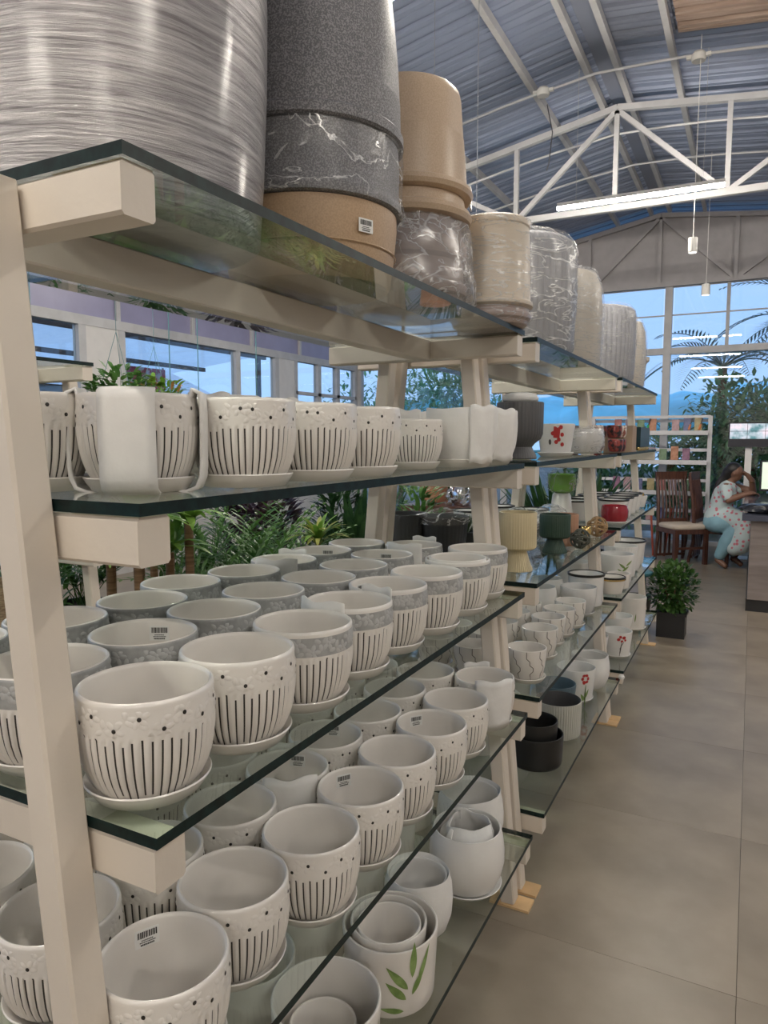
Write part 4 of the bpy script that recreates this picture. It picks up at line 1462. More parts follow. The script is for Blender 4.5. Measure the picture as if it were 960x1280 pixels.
def blade(b, p, d, L, wd, droop, k=4, mi=0, fold=0.0):
    d = d.normalized()
    s = d.cross(Vector((0, 0, 1)))
    if s.length < .05:
        s = Vector((1, 0, 0))
    s.normalize()
    n = len(b.v)
    q = Vector(p)
    dd = d.copy()
    for i in range(k + 1):
        t = i / k
        w_ = wd * (math.sin(PI * (t * .86 + .10)) ** .8) * .5
        if i == k:
            w_ = wd * .03
        b.v.append(tuple(q - s * w_))
        b.v.append(tuple(q + s * w_))
        q = q + dd * (L / k)
        dd = (dd + Vector((0, 0, -droop / k))).normalized()
    for i in range(k):
        b.f.append((n + 2 * i, n + 2 * i + 1, n + 2 * i + 3, n + 2 * i + 2))
        b.mi.append(mi)


def frond(b, p, d, L, droop, leaf, wd, n=16, stem_r=.004, mi=0, rr=rnd):
    dd = d.normalized()
    q = Vector(p)
    side = dd.cross(Vector((0, 0, 1)))
    if side.length < .05:
        side = Vector((1, 0, 0))
    side.normalize()
    pts = [q.copy()]
    for i in range(n):
        t = i / n
        q = q + dd * (L / n)
        dd = (dd + Vector((0, 0, -droop / n))).normalized()
        pts.append(q.copy())
        if t > .12:
            ll = leaf * math.sin(PI * (t * .8 + .18))
            upv = side.cross(dd)
            for s in (1, -1):
                blade(b, q, dd * .75 + side * s + upv * .15, ll, wd, .5, 2, mi)
    b.tube(pts, [stem_r * (1 - .8 * i / n) for i in range(n + 1)], 4, mi)


def plant_pot(t, r, h, m):
    b = MB()
    b.lathe([(.001, 0), (r * .75, 0), (r, h), (r * 1.06, h), (r * 1.06, h + .02), (r * .95, h + .02), (r * .93, h - .02), (.001, h - .02)], 24)
    b.obj('nursery_pot', m, t, 40)
    MB().lathe([(.001, h - .01), (r * .92, h - .015)], 18).obj('soil', soil, t)


def plant(px, depth, ztop, kind, label, name, potm=black_pl, seed=0, r=.16, base=0.0, scale=1.0, group='potted plants behind the racks'):
    p = at(px, depth)
    t = thing(name, (p.x, p.y, base), label, 'potted plant', group)
    rr = random.Random(seed)
    H = ztop - base
    ph = min(.32, H * .3)
    plant_pot(t, r, ph, potm)
    b = MB()
    if kind == 'areca':
        for i in range(34):
            a = rr.random() * 6.28
            tl = .15 + rr.random() * .75
            d = Vector((math.cos(a) * tl, math.sin(a) * tl, 1))
            L = (H - ph) * (.75 + .45 * rr.random())
            frond(b, (rr.uniform(-.05, .05), rr.uniform(-.05, .05), ph), d, L, 1.1, .16 * scale, .022 * scale, 14, .004, rr=rr)
        m = [gm]
    elif kind == 'bush':
        for i in range(int(420)):
            a = rr.random() * 6.28
            q = rr.random() ** .5
            z = ph + (H - ph) * rr.random() ** .75
            rad = .30 * scale * math.sin(min(1, (z - ph) / (H - ph) + .25) * PI * .8)
            p0 = Vector((math.cos(a) * rad * q, math.sin(a) * rad * q, z))
            blade(b, p0, Vector((math.cos(a) + rr.gauss(0, .4), math.sin(a) + rr.gauss(0, .4), .5 + rr.random() * .8)), .13 * scale, .035 * scale, .9, 3)
        for i in range(6):
            a = i
            b.tube([(0, 0, ph - .02), (.12 * math.cos(a), .12 * math.sin(a), H * .75)], .006, 5)
        m = [gd if seed % 2 else gm]
    elif kind == 'lance':
        for i in range(70):
            a = rr.random() * 6.28
            tl = .12 + rr.random() * .6
            d = Vector((math.cos(a) * tl, math.sin(a) * tl, 1))
            blade(b, (rr.uniform(-.06, .06), rr.uniform(-.06, .06), ph - .01), d, (H - ph) * (.7 + .45 * rr.random()), .055 * scale, .8, 6)
        m = [gd]
    elif kind == 'cane':
        sb = MB()
        heads = []
        for i in range(2):
            x, y = (-.05 + .1 * i), rr.uniform(-.05, .05)
            hz = H * (.74 + .14 * i)
            sb.tube([(x, y, ph - .03), (x * 1.2, y, hz * .5), (x * 1.1, y, hz)], .024, 8)
            heads.append((x * 1.1, y, hz))
        sb.obj('cane', trunk_m, t, 50)
        for h_ in heads:
            for i in range(34):
                a = rr.random() * 6.28
                tl = .3 + rr.random() * 1.5
                blade(b, h_, Vector((math.cos(a) * tl, math.sin(a) * tl, .9)), .30 * scale, .045 * scale, 1.3, 5)
        m = [gb if seed % 2 else gm]
    elif kind == 'cordyline':
        sb = MB().tube([(0, 0, ph - .03), (0.02, 0, H * .72)], .016, 8)
        sb.obj('cane', trunk_m, t, 50)
        for i in range(40):
            a = rr.random() * 6.28
            tl = .3 + rr.random() * 1.2
            blade(b, (0.02, 0, H * .70 + rr.random() * .06), Vector((math.cos(a) * tl, math.sin(a) * tl, .9)), .26 * scale, .035 * scale, 1.4, 5, mi=i % 2)
        m = [gy, gb]
    elif kind == 'purple':
        for i in range(260):
            a = rr.random() * 6.28
            q = rr.random() ** .5
            z = ph + (H - ph) * rr.random()
            p0 = Vector((math.cos(a) * .26 * q, math.sin(a) * .26 * q, z))
            blade(b, p0, Vector((math.cos(a), math.sin(a), .6 + rr.random())), .16, .06, .9, 3)
        m = [gp]
    o = b.obj('foliage', m, t)
    o['kind'] = 'stuff'
    return t


plant(150, 3.5, 1.22, 'cane', 'twin-cane dracaena with leafy heads beside the inner rack', 'dracaena', seed=1, potm=redpot)
plant(222, 3.8, 1.20, 'cane', 'tall cane dracaena with bright head behind the striped pots', 'dracaena', seed=3)
plant(172, 4.5, 1.15, 'cane', 'slim cane dracaena between the two larger ones', 'dracaena', seed=2, potm=clay)
plant(290, 4.3, 1.14, 'areca', 'feathery areca palm beside the cane dracaenas', 'areca_palm', seed=4, scale=1.0)
plant(262, 5.2, 1.10, 'areca', 'second areca palm behind the first one', 'areca_palm', seed=5)
plant(340, 5.0, 1.10, 'areca', 'areca palm close to the purple-leaved shrub', 'areca_palm', seed=14)
plant(335, 6.2, 1.05, 'purple', 'dark purple-leaved shrub behind the palms', 'purple_shrub', seed=6)
plant(300, 6.6, 1.12, 'purple', 'dark purple-leaved shrub by the window sill', 'purple_shrub', seed=16)
plant(393, 4.8, 1.10, 'cordyline', 'yellow-green cordyline in a red pot', 'cordyline', potm=redpot, seed=7, r=.09)
plant(440, 5.7, 1.12, 'lance', 'dark strap-leaved plant beside the cordyline', 'strap_leaf_plant', seed=8, r=.2)
plant(478, 5.8, 1.10, 'lance', 'dark strap-leaved plant behind the rack leg', 'strap_leaf_plant', seed=9, r=.2)
plant(420, 5.9, 1.12, 'bush', 'dense dark green shrub behind the cordyline', 'leafy_shrub', seed=11)
plant(95, 5.0, 1.15, 'areca', 'areca palm behind the inner rack', 'areca_palm', seed=12)
plant(205, 5.6, 1.12, 'bush', 'rounded green shrub near the white wall panel', 'leafy_shrub', seed=10)
plant(525, 4.0, 1.24, 'bush', 'bright bushy plant behind the charcoal pails', 'leafy_shrub', seed=20, scale=.7)
plant(20, 4.4, 1.1, 'bush', 'green shrub behind the inner rack post', 'leafy_shrub', seed=22)
plant(575, 6.5, 1.2, 'lance', 'strap-leaved plant near the glazed end wall', 'strap_leaf_plant', seed=24)
plant(690, 6.9, 1.25, 'lance', 'dark strap-leaved plant behind the goblet rack', 'strap_leaf_plant', seed=25)
plant(740, 7.4, 1.25, 'lance', 'strap-leaved plant near the white wire rack', 'strap_leaf_plant', seed=26)

# plant bench behind: terracotta pot and silver figurine
bench = thing('plant_bench', (-1.74, 4.3, 0), 'dark plant bench carrying terracotta pot and silver figurine', 'bench')
MB().box((0, 0, 1.06), (.5, .4, .04)).obj('bench_top', dark_wood, bench)
for sx_ in (-.22, .22):
    for sy_ in (-.17, .17):
        MB().box((sx_, sy_, .52), (.045, .045, 1.04)).obj('leg', dark_wood, bench)
pot('terracotta_pot', (-1.86, 4.33, 1.0805), cyl(.08, .10, .16), .165, clay, 'terracotta pot on the dark plant bench')
t = thing('silver_figurine', (-1.64, 4.27, 1.0805), 'shiny silver seated figurine on the plant bench', 'figurine')
MB().lathe([(.001, 0), (.05, 0), (.065, .03), (.07, .07), (.055, .12), (.032, .15), (.03, .155), (.045, .175), (.05, .20), (.042, .225), (.02, .24), (.001, .243)], 24).obj('body', silver, t, 60)
b = MB()
for s in (1, -1):
    b.tube([(.05 * s, 0, .11), (.085 * s, -.03, .08), (.07 * s, -.07, .06)], .018, 8)
    b.tube([(.03 * s, -.02, .03), (.06 * s, -.08, .035), (.04 * s, -.11, .01)], .02, 8)
b.obj('limbs', silver, t, 60)
b = MB()
for s in (1, -1):
    b.lathe([(.001, .225), (.014, .23), (.016, .245), (.001, .26)], 10, cx=.034 * s)
b.obj('ears', silver, t, 60)

# hanging flowering baskets by the windows
for i, (px, d, lab) in enumerate(((150, 4.6, 'hanging basket of green leaves by the window'), (196, 5.3, 'hanging basket with orange flowers by the window'))):
    p = at(px, d)
    t = thing('hanging_planter', (p.x, p.y, 1.63), lab, 'hanging plant', 'hanging flower baskets')
    MB().lathe([(.001, -.02), (.08, -.02), (.13, .06), (.14, .12), (.13, .12), (.08, 0), (.001, 0)], 20).obj('basket', clay, t, 40)
    rr = random.Random(40 + i)
    b = MB()
    for q in range(260):
        a = rr.random() * 6.28
        rd = .2 * rr.random() ** .5
        blade(b, (rd * math.cos(a), rd * math.sin(a), .10 + rr.random() * .26 * (1 - rd * 2)), Vector((math.cos(a) + rr.gauss(0, .4), math.sin(a) + rr.gauss(0, .4), rr.random() * 1.2)), .08, .035, .9, 3, mi=0 if (i == 0 or rr.random() < .8) else 1)
    o = b.obj('foliage', [gb if i else gm, mat('flower_orange', (.75, .32, .12), .6)], t)
    o['kind'] = 'stuff'
    b = MB()
    for q in range(3):
        a = q * 2.1
        b.tube([(.13 * math.cos(a), .13 * math.sin(a), .12), (0, 0, .55)], .002, 4)
    b.tube([(0, 0, .55), (0, 0, roof_z(p.x) - 1.63)], .002, 4)
    b.obj('hanger_cord', mat('teal_cord', (.10, .25, .28), .6), t)
for (px, d, wh) in ((46, 4.9, 'before the window next to the inner rack'), (215, 4.7, 'nearer the orange-flowered basket'), (250, 5.2, 'in front of the awning window'), (322, 5.4, 'before the narrow window past the awning')):
    p = at(px, d)
    o = MB().tube([(0, 0, 0), (0, 0, roof_z(p.x) - 1.8)], .0035, 5).obj('plant_hanger', MATS['teal_cord'], None, loc=(p.x, p.y, 1.8))
    tag(o, 'bare hanging cord ' + wh, 'cord', 'bare cords hanging by the side windows')

# bushy plant at the end of the racks
t = thing('bushy_plant', (-.49, 5.78, 0), 'bushy green plant in a black square pot on the floor', 'potted plant')
b = MB()
b.box((0, 0, .09), (.20, .20, .18))
b.box((0, 0, .185), (.225, .225, .02))
b.obj('square_pot', black_pl, t)
rr = random.Random(77)
b = MB()
for i in range(1300):
    a = rr.random() * 6.28
    u = rr.random() * 2 - 1
    q = rr.random() ** .4
    p0 = Vector((math.cos(a) * math.sqrt(1 - u * u) * .185 * q, math.sin(a) * math.sqrt(1 - u * u) * .185 * q, .37 + u * .20 * q))
    d = Vector((p0.x, p0.y, (p0.z - .30))).normalized() + Vector((rr.gauss(0, .4), rr.gauss(0, .4), rr.gauss(0, .4)))
    blade(b, p0, d, .042, .026, .7, 3)
o = b.obj('foliage', [leaf_mat('leaf_bushy', (.035, .105, .025), (.11, .22, .055))], t)
o['kind'] = 'stuff'
b = MB()
for q in range(7):
    b.tube([(0, 0, .16), (.08 * math.cos(q), .08 * math.sin(q), .4)], .006, 5)
b.obj('stems', trunk_m, t)
for i, (x, y, r, h, m_, lab) in enumerate(((-1.08, 5.60, .10, .20, black_pl, 'black plastic pot behind the bushy plant'), (-.78, 5.95, .12, .24, black_pl, 'larger black pot beyond the end rack'))):
    pot('black_pot', (x, y, .0005), cyl(r * .8, r, h), h + .005, m_, lab)
t = thing('blue_stool', (-.78, 5.72, 0), 'small blue-green stool holding a black pot', 'stool')
MB().lathe([(.001, .46), (.14, .46), (.15, .47), (.15, .485), (.14, .49), (.001, .49)], 24).obj('seat', mat('teal_plastic', (.05, .16, .19), .4), t, 40)
for q in range(4):
    a = q * PI / 2 + .7
    MB().tube([(.10 * math.cos(a), .10 * math.sin(a), .465), (.13 * math.cos(a), .13 * math.sin(a), 0)], .012, 8).obj('leg', MATS['teal_plastic'], t)
pot('black_pot', (-.78, 5.72, .4905), cyl(.06, .075, .14), .145, black_pl, 'black pot standing on the blue-green stool')
# ------------------------------------------------------------------ far end: chairs, rack of packets, counter, screens
GC = 'dark wooden slat-back chairs by the counter'


def slat_chair(x, y, rz, label):
    t = thing('dining_chair', (x, y, 0), label, 'chair', GC, rz=rz)
    # faces -y; seat .44 x .44 at .45
    for sx_ in (-1, 1):
        MB().bar((sx_ * .20, -.19, 0), (sx_ * .20, -.19, .42), .045, .045).obj('leg', dark_wood, t)
        MB().tube([(sx_ * .19, .25, 0), (sx_ * .195, .20, .25), (sx_ * .195, .195, .45), (sx_ * .19, .22, .75), (sx_ * .185, .27, 1.06)], .022, 6).obj('back_post', dark_wood, t)
    MB().box((0, 0, .40), (.44, .42, .055)).obj('seat_frame', dark_wood, t)
    b = MB()
    for (z, s_) in ((.43, .97), (.445, 1.0), (.47, .99), (.485, .9)):
        pass
    n = 20
    pr = []
    for z, s_ in ((.428, .96), (.44, 1.0), (.468, 1.0), (.482, .93), (.486, .80)):
        ring = []
        for j in range(n):
            a = 2 * PI * j / n
            c_, s2 = math.cos(a), math.sin(a)
            ex = .35
            ring.append((math.copysign(abs(c_) ** ex, c_) * .225 * s_, -.01 + math.copysign(abs(s2) ** ex, s2) * .205 * s_, z))
        pr.append(ring)
    for ring in pr:
        b.v += ring
    for i in range(len(pr) - 1):
        for j in range(n):
            j2 = (j + 1) % n
            b.f.append((i * n + j, i * n + j2, (i + 1) * n + j2, (i + 1) * n + j))
            b.mi.append(0)
    b.f.append(tuple((len(pr) - 1) * n + j for j in range(n)))
    b.mi.append(0)
    b.obj('cushion', cushion_m, t, 50)
    MB().box((0, .262, 1.05), (.42, .03, .10)).obj('top_rail', dark_wood, t)
    MB().box((0, .195, .50), (.38, .025, .05)).obj('lower_rail', dark_wood, t)
    for q in range(7):
        x_ = -.14 + q * .0467
        MB().tube([(x_, .195, .51), (x_ * 1.02, .188, .66), (x_, .215, .84), (x_, .258, 1.02)], [.011, .012, .012, .011], 6).obj('slat', dark_wood, t)
    for q in range(6):
        x_ = -.15 + q * .06
        MB().box((x_, .20, .22), (.025, .012, .30)).obj('lower_slat', dark_wood, t)
    MB().box((0, .21, .07), (.38, .02, .03)).obj('stretcher', dark_wood, t)
    MB().box((0, -.19, .20), (.38, .02, .03)).obj('stretcher', dark_wood, t)
    return t


slat_chair(-.72, 9.32, R(38), 'empty dark wooden slat-back chair with beige cushion')
slat_chair(-.36, 9.52, R(80), 'dark wooden slat-back chair under the seated person')

# white packet rack
RKX0, RKX1, RKY = -1.95, -.49, 10.05
t = thing('packet_rack', (0, RKY, 0), 'white sloping-shelf rack of seed packets against the glass', 'rack')
rackw = mat('rack_white', (.60, .60, .61), .45)
for x in (RKX0, RKX1):
    MB().bar((x, .12, 0), (x, .0, 1.80), .05, .05).obj('post', rackw, t)
    MB().bar((x, .45, 0), (x, .06, 1.75), .035, .035).obj('back_post', rackw, t)
RSH = [1.79, 1.62, 1.40, 1.22, .98, .78, .52, .28]
packs = []
for i, z in enumerate((1.58, 1.20, .80, .40)):
    MB().box(((RKX0 + RKX1) / 2, -.09, z + .0), (RKX1 - RKX0 - .03, .03, .05)).obj('shelf_lip', rackw, t)
    M = Matrix.Rotation(R(-14), 4, 'X')
    MB().box(((RKX0 + RKX1) / 2, .01, z - .0), (RKX1 - RKX0 - .03, .20, .012), M=M).obj('shelf', rackw, t)
    MB().box(((RKX0 + RKX1) / 2, .10, z + .16), (RKX1 - RKX0 - .03, .02, .04)).obj('back_rail', rackw, t)
MB().box(((RKX0 + RKX1) / 2, .0, 1.79), (RKX1 - RKX0, .04, .035)).obj('top_rail', rackw, t)
cols_p = [(.22, .05, .04), (.30, .11, .04), (.04, .05, .15), (.20, .16, .20), (.14, .04, .10), (.24, .19, .07), (.07, .14, .06), (.28, .16, .17)]
CN = ['red', 'orange', 'navy', 'mauve', 'plum', 'mustard', 'green', 'pink']
k_ = 0
for i, z in enumerate((1.58, 1.20, .80, .40)):
    for q, x in enumerate((-1.62, -1.48, -1.33, -1.18, -1.04, -.90, -.76, -.63)):
        if rnd.random() < .35:
            continue
        c = (q * 3 + i * 2) % 8
        h_ = .14 + .04 * rnd.random()
        m_ = mat('packet_' + CN[c], cols_p[c], .4, col2=tuple(min(1, v * 1.3 + .04) for v in cols_p[c]), scale=16, lo=.45, hi=.6)
        o = MB().box((0, 0, h_ / 2), (.09, .02, h_)).obj('seed_packet', m_, None, loc=(x, RKY - .035, z + .03))
        o.rotation_euler[0] = R(-8)
        tag(o, f'{CN[c]} seed packet on the {["top", "second", "third", "lowest"][i]} shelf of the white packet rack', 'packet', 'seed packets on the white rack')
# tools hanging on the top rail
for q, (x, c) in enumerate(((-.62, (.75, .25, .08)), (-.74, (.75, .25, .08)), (-1.25, (.05, .45, .15)))):
    t = thing('hand_trowel', (x, RKY - .045, 1.60), ('orange-handled hand tool near the rack post' if q == 0 else 'orange-handled hand tool next along the rail' if q == 1 else 'green-handled hand tool on the packet rack'), 'hand tool')
    MB().tube([(0, 0, .02), (.02, 0, .09)], .013, 8).obj('handle', mat(f'tool_{q}', c, .4), t, 50)
    MB().tube([(.02, 0, .09), (.04, 0, .17)], [.006, .012], 6).obj('blade', charcoal, t, 50)

# counter
ctop = mat('counter_top', (.075, .085, .12), .12, var=.1)
cbody = mat('counter_laminate', (.30, .255, .24), .5, col2=(.22, .185, .175), scale=2.2, stretch=(1, 1, 9))
t = thing('reception_counter', (.0, 6.88, 0), 'grey wood-grain reception counter with dark glossy top', 'counter')
MB().box((.45, 1.35, .455), (.86, 2.7, .69)).obj('body', cbody, t)
MB().box((.45, 1.36, .055), (.88, 2.66, .11)).obj('plinth', black_pl, t)
MB().box((.43, 1.33, .83), (.96, 2.82, .05)).obj('top', ctop, t)
# bags on the counter
for i, (x, y, sx_, sy_, sz_, lab) in enumerate(((.22, 7.06, .30, .17, .085, 'black plastic bag bundle lying on the counter edge'), (.42, 7.52, .26, .2, .11, 'shiny dark plastic bag heap on the counter'))):
    t = thing('plastic_bundle', (x, y, .8555), lab, 'plastic bag', 'black bags on the counter')
    pr = [(.001, 0), (.7, 0), (.95, .2), (1, .5), (.85, .85), (.5, 1.0), (.001, 1.02)]
    b = MB()
    b.lathe(pr, 40, rf=lambda a, z, i_: 1 + .08 * math.sin(5 * a + z * 7) + .04 * math.sin(13 * a + z * 13))
    b.v = [(vx * sx_, vy * sy_, vz * sz_) for vx, vy, vz in b.v]
    b.obj('bag', mat('bin_bag', (.018, .02, .026), .22, bump=.6, bscale=14), t, 60)

# screens
scr = bpy.data.materials.new('camera_feed')
scr.use_nodes = True
nt = scr.node_tree
p_ = nt.nodes['Principled BSDF']
tc = nt.nodes.new('ShaderNodeTexCoord')
vn = nt.nodes.new('ShaderNodeTexNoise')
vn.inputs['Scale'].default_value = 9
vn.inputs['Detail'].default_value = 4
cr = nt.nodes.new('ShaderNodeValToRGB')
for e_, (po, c) in zip(range(2), ((.35, (.10, .25, .28, 1)), (.62, (.85, .72, .80, 1)))):
    cr.color_ramp.elements[e_].position = po
    cr.color_ramp.elements[e_].color = c
el = cr.color_ramp.elements.new(.5)
el.color = (.55, .62, .70, 1)
nt.links.new(tc.outputs['Object'], vn.inputs['Vector'])
nt.links.new(vn.outputs['Fac'], cr.inputs[0])
nt.links.new(cr.outputs[0], p_.inputs['Emission Color'])
p_.inputs['Base Color'].default_value = (.02, .02, .02, 1)
p_.inputs['Emission Strength'].default_value = .9
t = thing('monitor_screen', (-.06, 9.85, 0), 'wall monitor on a white post showing camera views', 'monitor')
Mz = Matrix.Rotation(R(-6), 4, 'X')
MB().box((.10, 0, 1.555), (.62, .05, .30)).obj('case', mat('screen_case', (.008, .008, .018), .4), t)
for ix in range(3):
    for iz in range(2):
        MB().box((-.10 + ix * .195, -.028, 1.645 - iz * .095), (.19, .004, .09)).obj('camera_view', scr, t)
MB().box((.02, .06, .80), (.075, .05, 1.40)).obj('post', mat('post_white', (.75, .74, .72), .5), t)
MB().box((.02, .06, .01), (.3, .3, .02)).obj('foot', MATS['post_white'], t)
t = thing('computer_monitor', (.36, 9.05, .8555), 'computer monitor with pale screen standing on the counter', 'monitor')
MB().box((0, 0, .235), (.54, .04, .34)).obj('case', MATS['screen_case'], t)
MB().box((0, -.022, .24), (.50, .004, .30)).obj('screen', emit_mat('pale_screen', (.70, .82, .66), .5), t)
MB().box((0, .01, .04), (.05, .04, .08)).obj('stand', MATS['screen_case'], t)
MB().box((0, .0, .006), (.22, .18, .012)).obj('foot', MATS['screen_case'], t)
# red tool handles near the rack foot
for q, x in enumerate((-1.08, -.95)):
    tag(MB().tube([(x, 9.72, .0), (x - .06 + .12 * q, 9.80, .62)], .014, 8).obj('tool_handle', mat('tool_red', (.35, .07, .04), .5)), ('red tool handle leaning behind the empty chair' if q else 'red tool handle leaning on the packet rack'), 'tool')

# ------------------------------------------------------------------ seated person
skin = mat('skin', (.20, .10, .065), .5, var=.1)
hair_m = mat('hair', (.012, .010, .010), .45)


def kurta_mat():
    m, nt, p = principled('kurta_print')
    tc = nt.nodes.new('ShaderNodeTexCoord')
    vo = nt.nodes.new('ShaderNodeTexVoronoi')
    vo.inputs['Scale'].default_value = 19
    nt.links.new(tc.outputs['Object'], vo.inputs['Vector'])
    cr = nt.nodes.new('ShaderNodeValToRGB')
    cr.color_ramp.elements[0].position = .26
    cr.color_ramp.elements[0].color = (.55, .16, .20, 1)
    cr.color_ramp.elements[1].position = .36
    cr.color_ramp.elements[1].color = (.46, .55, .56, 1)
    nt.links.new(vo.outputs['Distance'], cr.inputs[0])
    nt.links.new(cr.outputs[0], p.inputs['Base Color'])
    p.inputs['Roughness'].default_value = .85
    return m


def skinned(name, joints, edges, m, parent, vox=.011, smooth=6, extra=()):
    """limbs as tapered capsules, fused into one continuous surface by a voxel remesh"""
    b = MB()
    def ball(c, r, ry=None, rz=None):
        n = len(b.v)
        K, T = 16, 10
        for i in range(T + 1):
            ph = PI * (i / T - .5)
            for k in range(K):
                a = 2 * PI * k / K
                b.v.append((c[0] + r * math.cos(ph) * math.cos(a), c[1] + (ry or r) * math.cos(ph) * math.sin(a), c[2] + (rz or r) * math.sin(ph)))
        for i in range(T):
            for k in range(K):
                k2 = (k + 1) % K
                b.f.append((n + i * K + k, n + i * K + k2, n + (i + 1) * K + k2, n + (i + 1) * K + k))
                b.mi.append(0)
    for q in joints:
        ball(q[:3], q[3])
    for (a, c) in edges:
        A, C = joints[a], joints[c]
        pts = [Vector(A[:3]).lerp(Vector(C[:3]), t / 4) for t in range(5)]
        b.tube(pts, [A[3] + (C[3] - A[3]) * t / 4 for t in range(5)], 14)
    for e_ in extra:
        ball(*e_)
    o = b.obj(name, m, parent, 180)
    md = o.modifiers.new('fuse', 'REMESH')
    md.mode = 'VOXEL'
    md.voxel_size = vox
    md.use_smooth_shade = True
    sm = o.modifiers.new('relax', 'SMOOTH')
    sm.factor = .5
    sm.iterations = smooth
    return o


pe = thing('person', (-.33, 9.34, 0), 'seated person in pale floral tunic resting head on hand', 'person')
# local axes: +x towards the counter, -y towards the camera
J = [(0, 0, .53, .125), (.03, -.01, .70, .105), (.07, -.02, .87, .115), (.10, -.03, .965, .07), (.135, -.035, 1.02, .046),
     (.18, -.04, 1.075, .062), (.165, -.04, 1.125, .088),
     (.08, -.16, .94, .055), (.115, -.215, .80, .043), (.29, -.20, .875, .033), (.355, -.18, .885, .026),
     (.12, .12, .94, .055), (.36, .04, .893, .040), (.345, -.02, 1.02, .032), (.295, -.045, 1.085, .026),
     (.03, -.10, .53, .095), (.26, -.17, .53, .075), (.12, -.21, .28, .055), (.03, -.22, .095, .036), (.11, -.26, .035, .030),
     (.03, .10, .53, .095), (.34, .05, .53, .075), (.26, .02, .28, .055), (.19, -.01, .095, .036), (.27, -.04, .035, .030)]
Ed = [(0, 1), (1, 2), (2, 3), (3, 4), (4, 5), (5, 6), (2, 7), (7, 8), (8, 9), (9, 10), (2, 11), (11, 12), (12, 13), (13, 14),
      (0, 15), (15, 16), (16, 17), (17, 18), (18, 19), (0, 20), (20, 21), (21, 22), (22, 23), (23, 24)]


def add_fingers(J, Ed, palm, d, side, L=.07, r=.0095):
    d, side = Vector(d).normalized(), Vector(side).normalized()
    nrm = d.cross(side)
    P = Vector(J[palm][:3])
    for q, (o_, l_) in enumerate(((-.025, .85), (-.008, 1.0), (.009, .95), (.025, .75))):
        a = P + side * o_ + d * .015
        m1 = a + d * L * l_ * .5 - nrm * .006
        e_ = m1 + d * L * l_ * .4 - nrm * .018
        n = len(J)
        J += [(*m1, r, r), (*e_, r * .85, r * .85)]
        Ed += [(palm, n), (n, n + 1)]
    a = P - side * .03
    m1 = a - side * .018 + d * .02
    e_ = m1 + d * .028
    n = len(J)
    J += [(*m1, r * 1.1, r * 1.1), (*e_, r, r)]
    Ed += [(palm, n), (n, n + 1)]


add_fingers(J, Ed, 10, (1, .25, -.05), (-.2, 1, 0))
add_fingers(J, Ed, 14, (-.55, -.10, .75), (.1, -1, 0))
body = skinned('body', J, Ed, skin, pe, vox=.0062, smooth=3, extra=[((.262, -.045, 1.095), .016, .013, .02), ((.155, -.128, 1.105), .014, .008, .022)])
ey = MB()
for yv in (-.078, -.010):
    ey.lathe([(.001, 1.123), (.008, 1.127), (.009, 1.131), (.001, 1.136)], 8, cx=.246, cy=yv)
ey.lathe([(.001, 1.054), (.014, 1.057), (.015, 1.061), (.001, 1.065)], 10, cx=.236, cy=-.045)
ey.obj('eyes_and_mouth', hair_m, pe, 60)
# hair: cap, tied back and falling behind the shoulder
hj = [(.145, -.038, 1.145, .092), (.10, -.035, 1.11, .075), (.055, -.03, 1.05, .052), (.0, -.035, .98, .040), (-.04, -.04, .88, .028)]
skinned('hair', hj, [(0, 1), (1, 2), (2, 3), (3, 4)], hair_m, pe, vox=.010, smooth=4)
# tunic: torso, short sleeves and skirt falling over the thighs
kj = [(0, 0, .56, .155), (.03, -.01, .70, .130), (.065, -.02, .86, .132), (.09, -.03, .93, .10),
      (.08, -.155, .925, .070), (.10, -.20, .835, .060), (.12, .115, .925, .068), (.22, .085, .905, .056),
      (.13, -.09, .57, .145), (.24, -.17, .54, .130), (.29, -.21, .46, .118), (.28, -.24, .36, .118), (.25, -.25, .28, .108), (.20, -.255, .245, .085)]
ke = [(0, 1), (1, 2), (2, 3), (2, 4), (4, 5), (2, 6), (6, 7), (0, 8), (8, 9), (9, 10), (10, 11), (11, 12), (12, 13)]
skinned('tunic', kj, ke, kurta_mat(), pe)
# loose trousers
blue_cl = mat('blue_cotton', (.24, .42, .50), .85, var=.1)
tj = [(-.03, -.02, .52, .13), (.03, -.11, .51, .115), (.24, -.18, .52, .098), (.12, -.215, .31, .088), (.05, -.22, .15, .062), (.03, .10, .53, .105), (.32, .05, .51, .085), (.25, .02, .30, .068), (.19, -.01, .16, .056)]
skinned('trousers', tj, [(0, 1), (1, 2), (2, 3), (3, 4), (0, 5), (5, 6), (6, 7), (7, 8)], blue_cl, pe)
MB().lathe([(.036, -.004), (.040, 0), (.036, .004), (.033, 0), (.036, -.004)], 16, cx=.346, cy=-.012).obj('bangle', gold, pe, 50, loc=(0, 0, 1.0))

# ------------------------------------------------------------------ outside
ground = MB().box((-2, 8, -.12), (70, 70, .1)).obj('ground_outside', mat('outdoor_ground', (.16, .15, .13), .9, var=.3, scale=.5))
tag(ground, 'bare earth yard outside the glass walls', kind='structure')
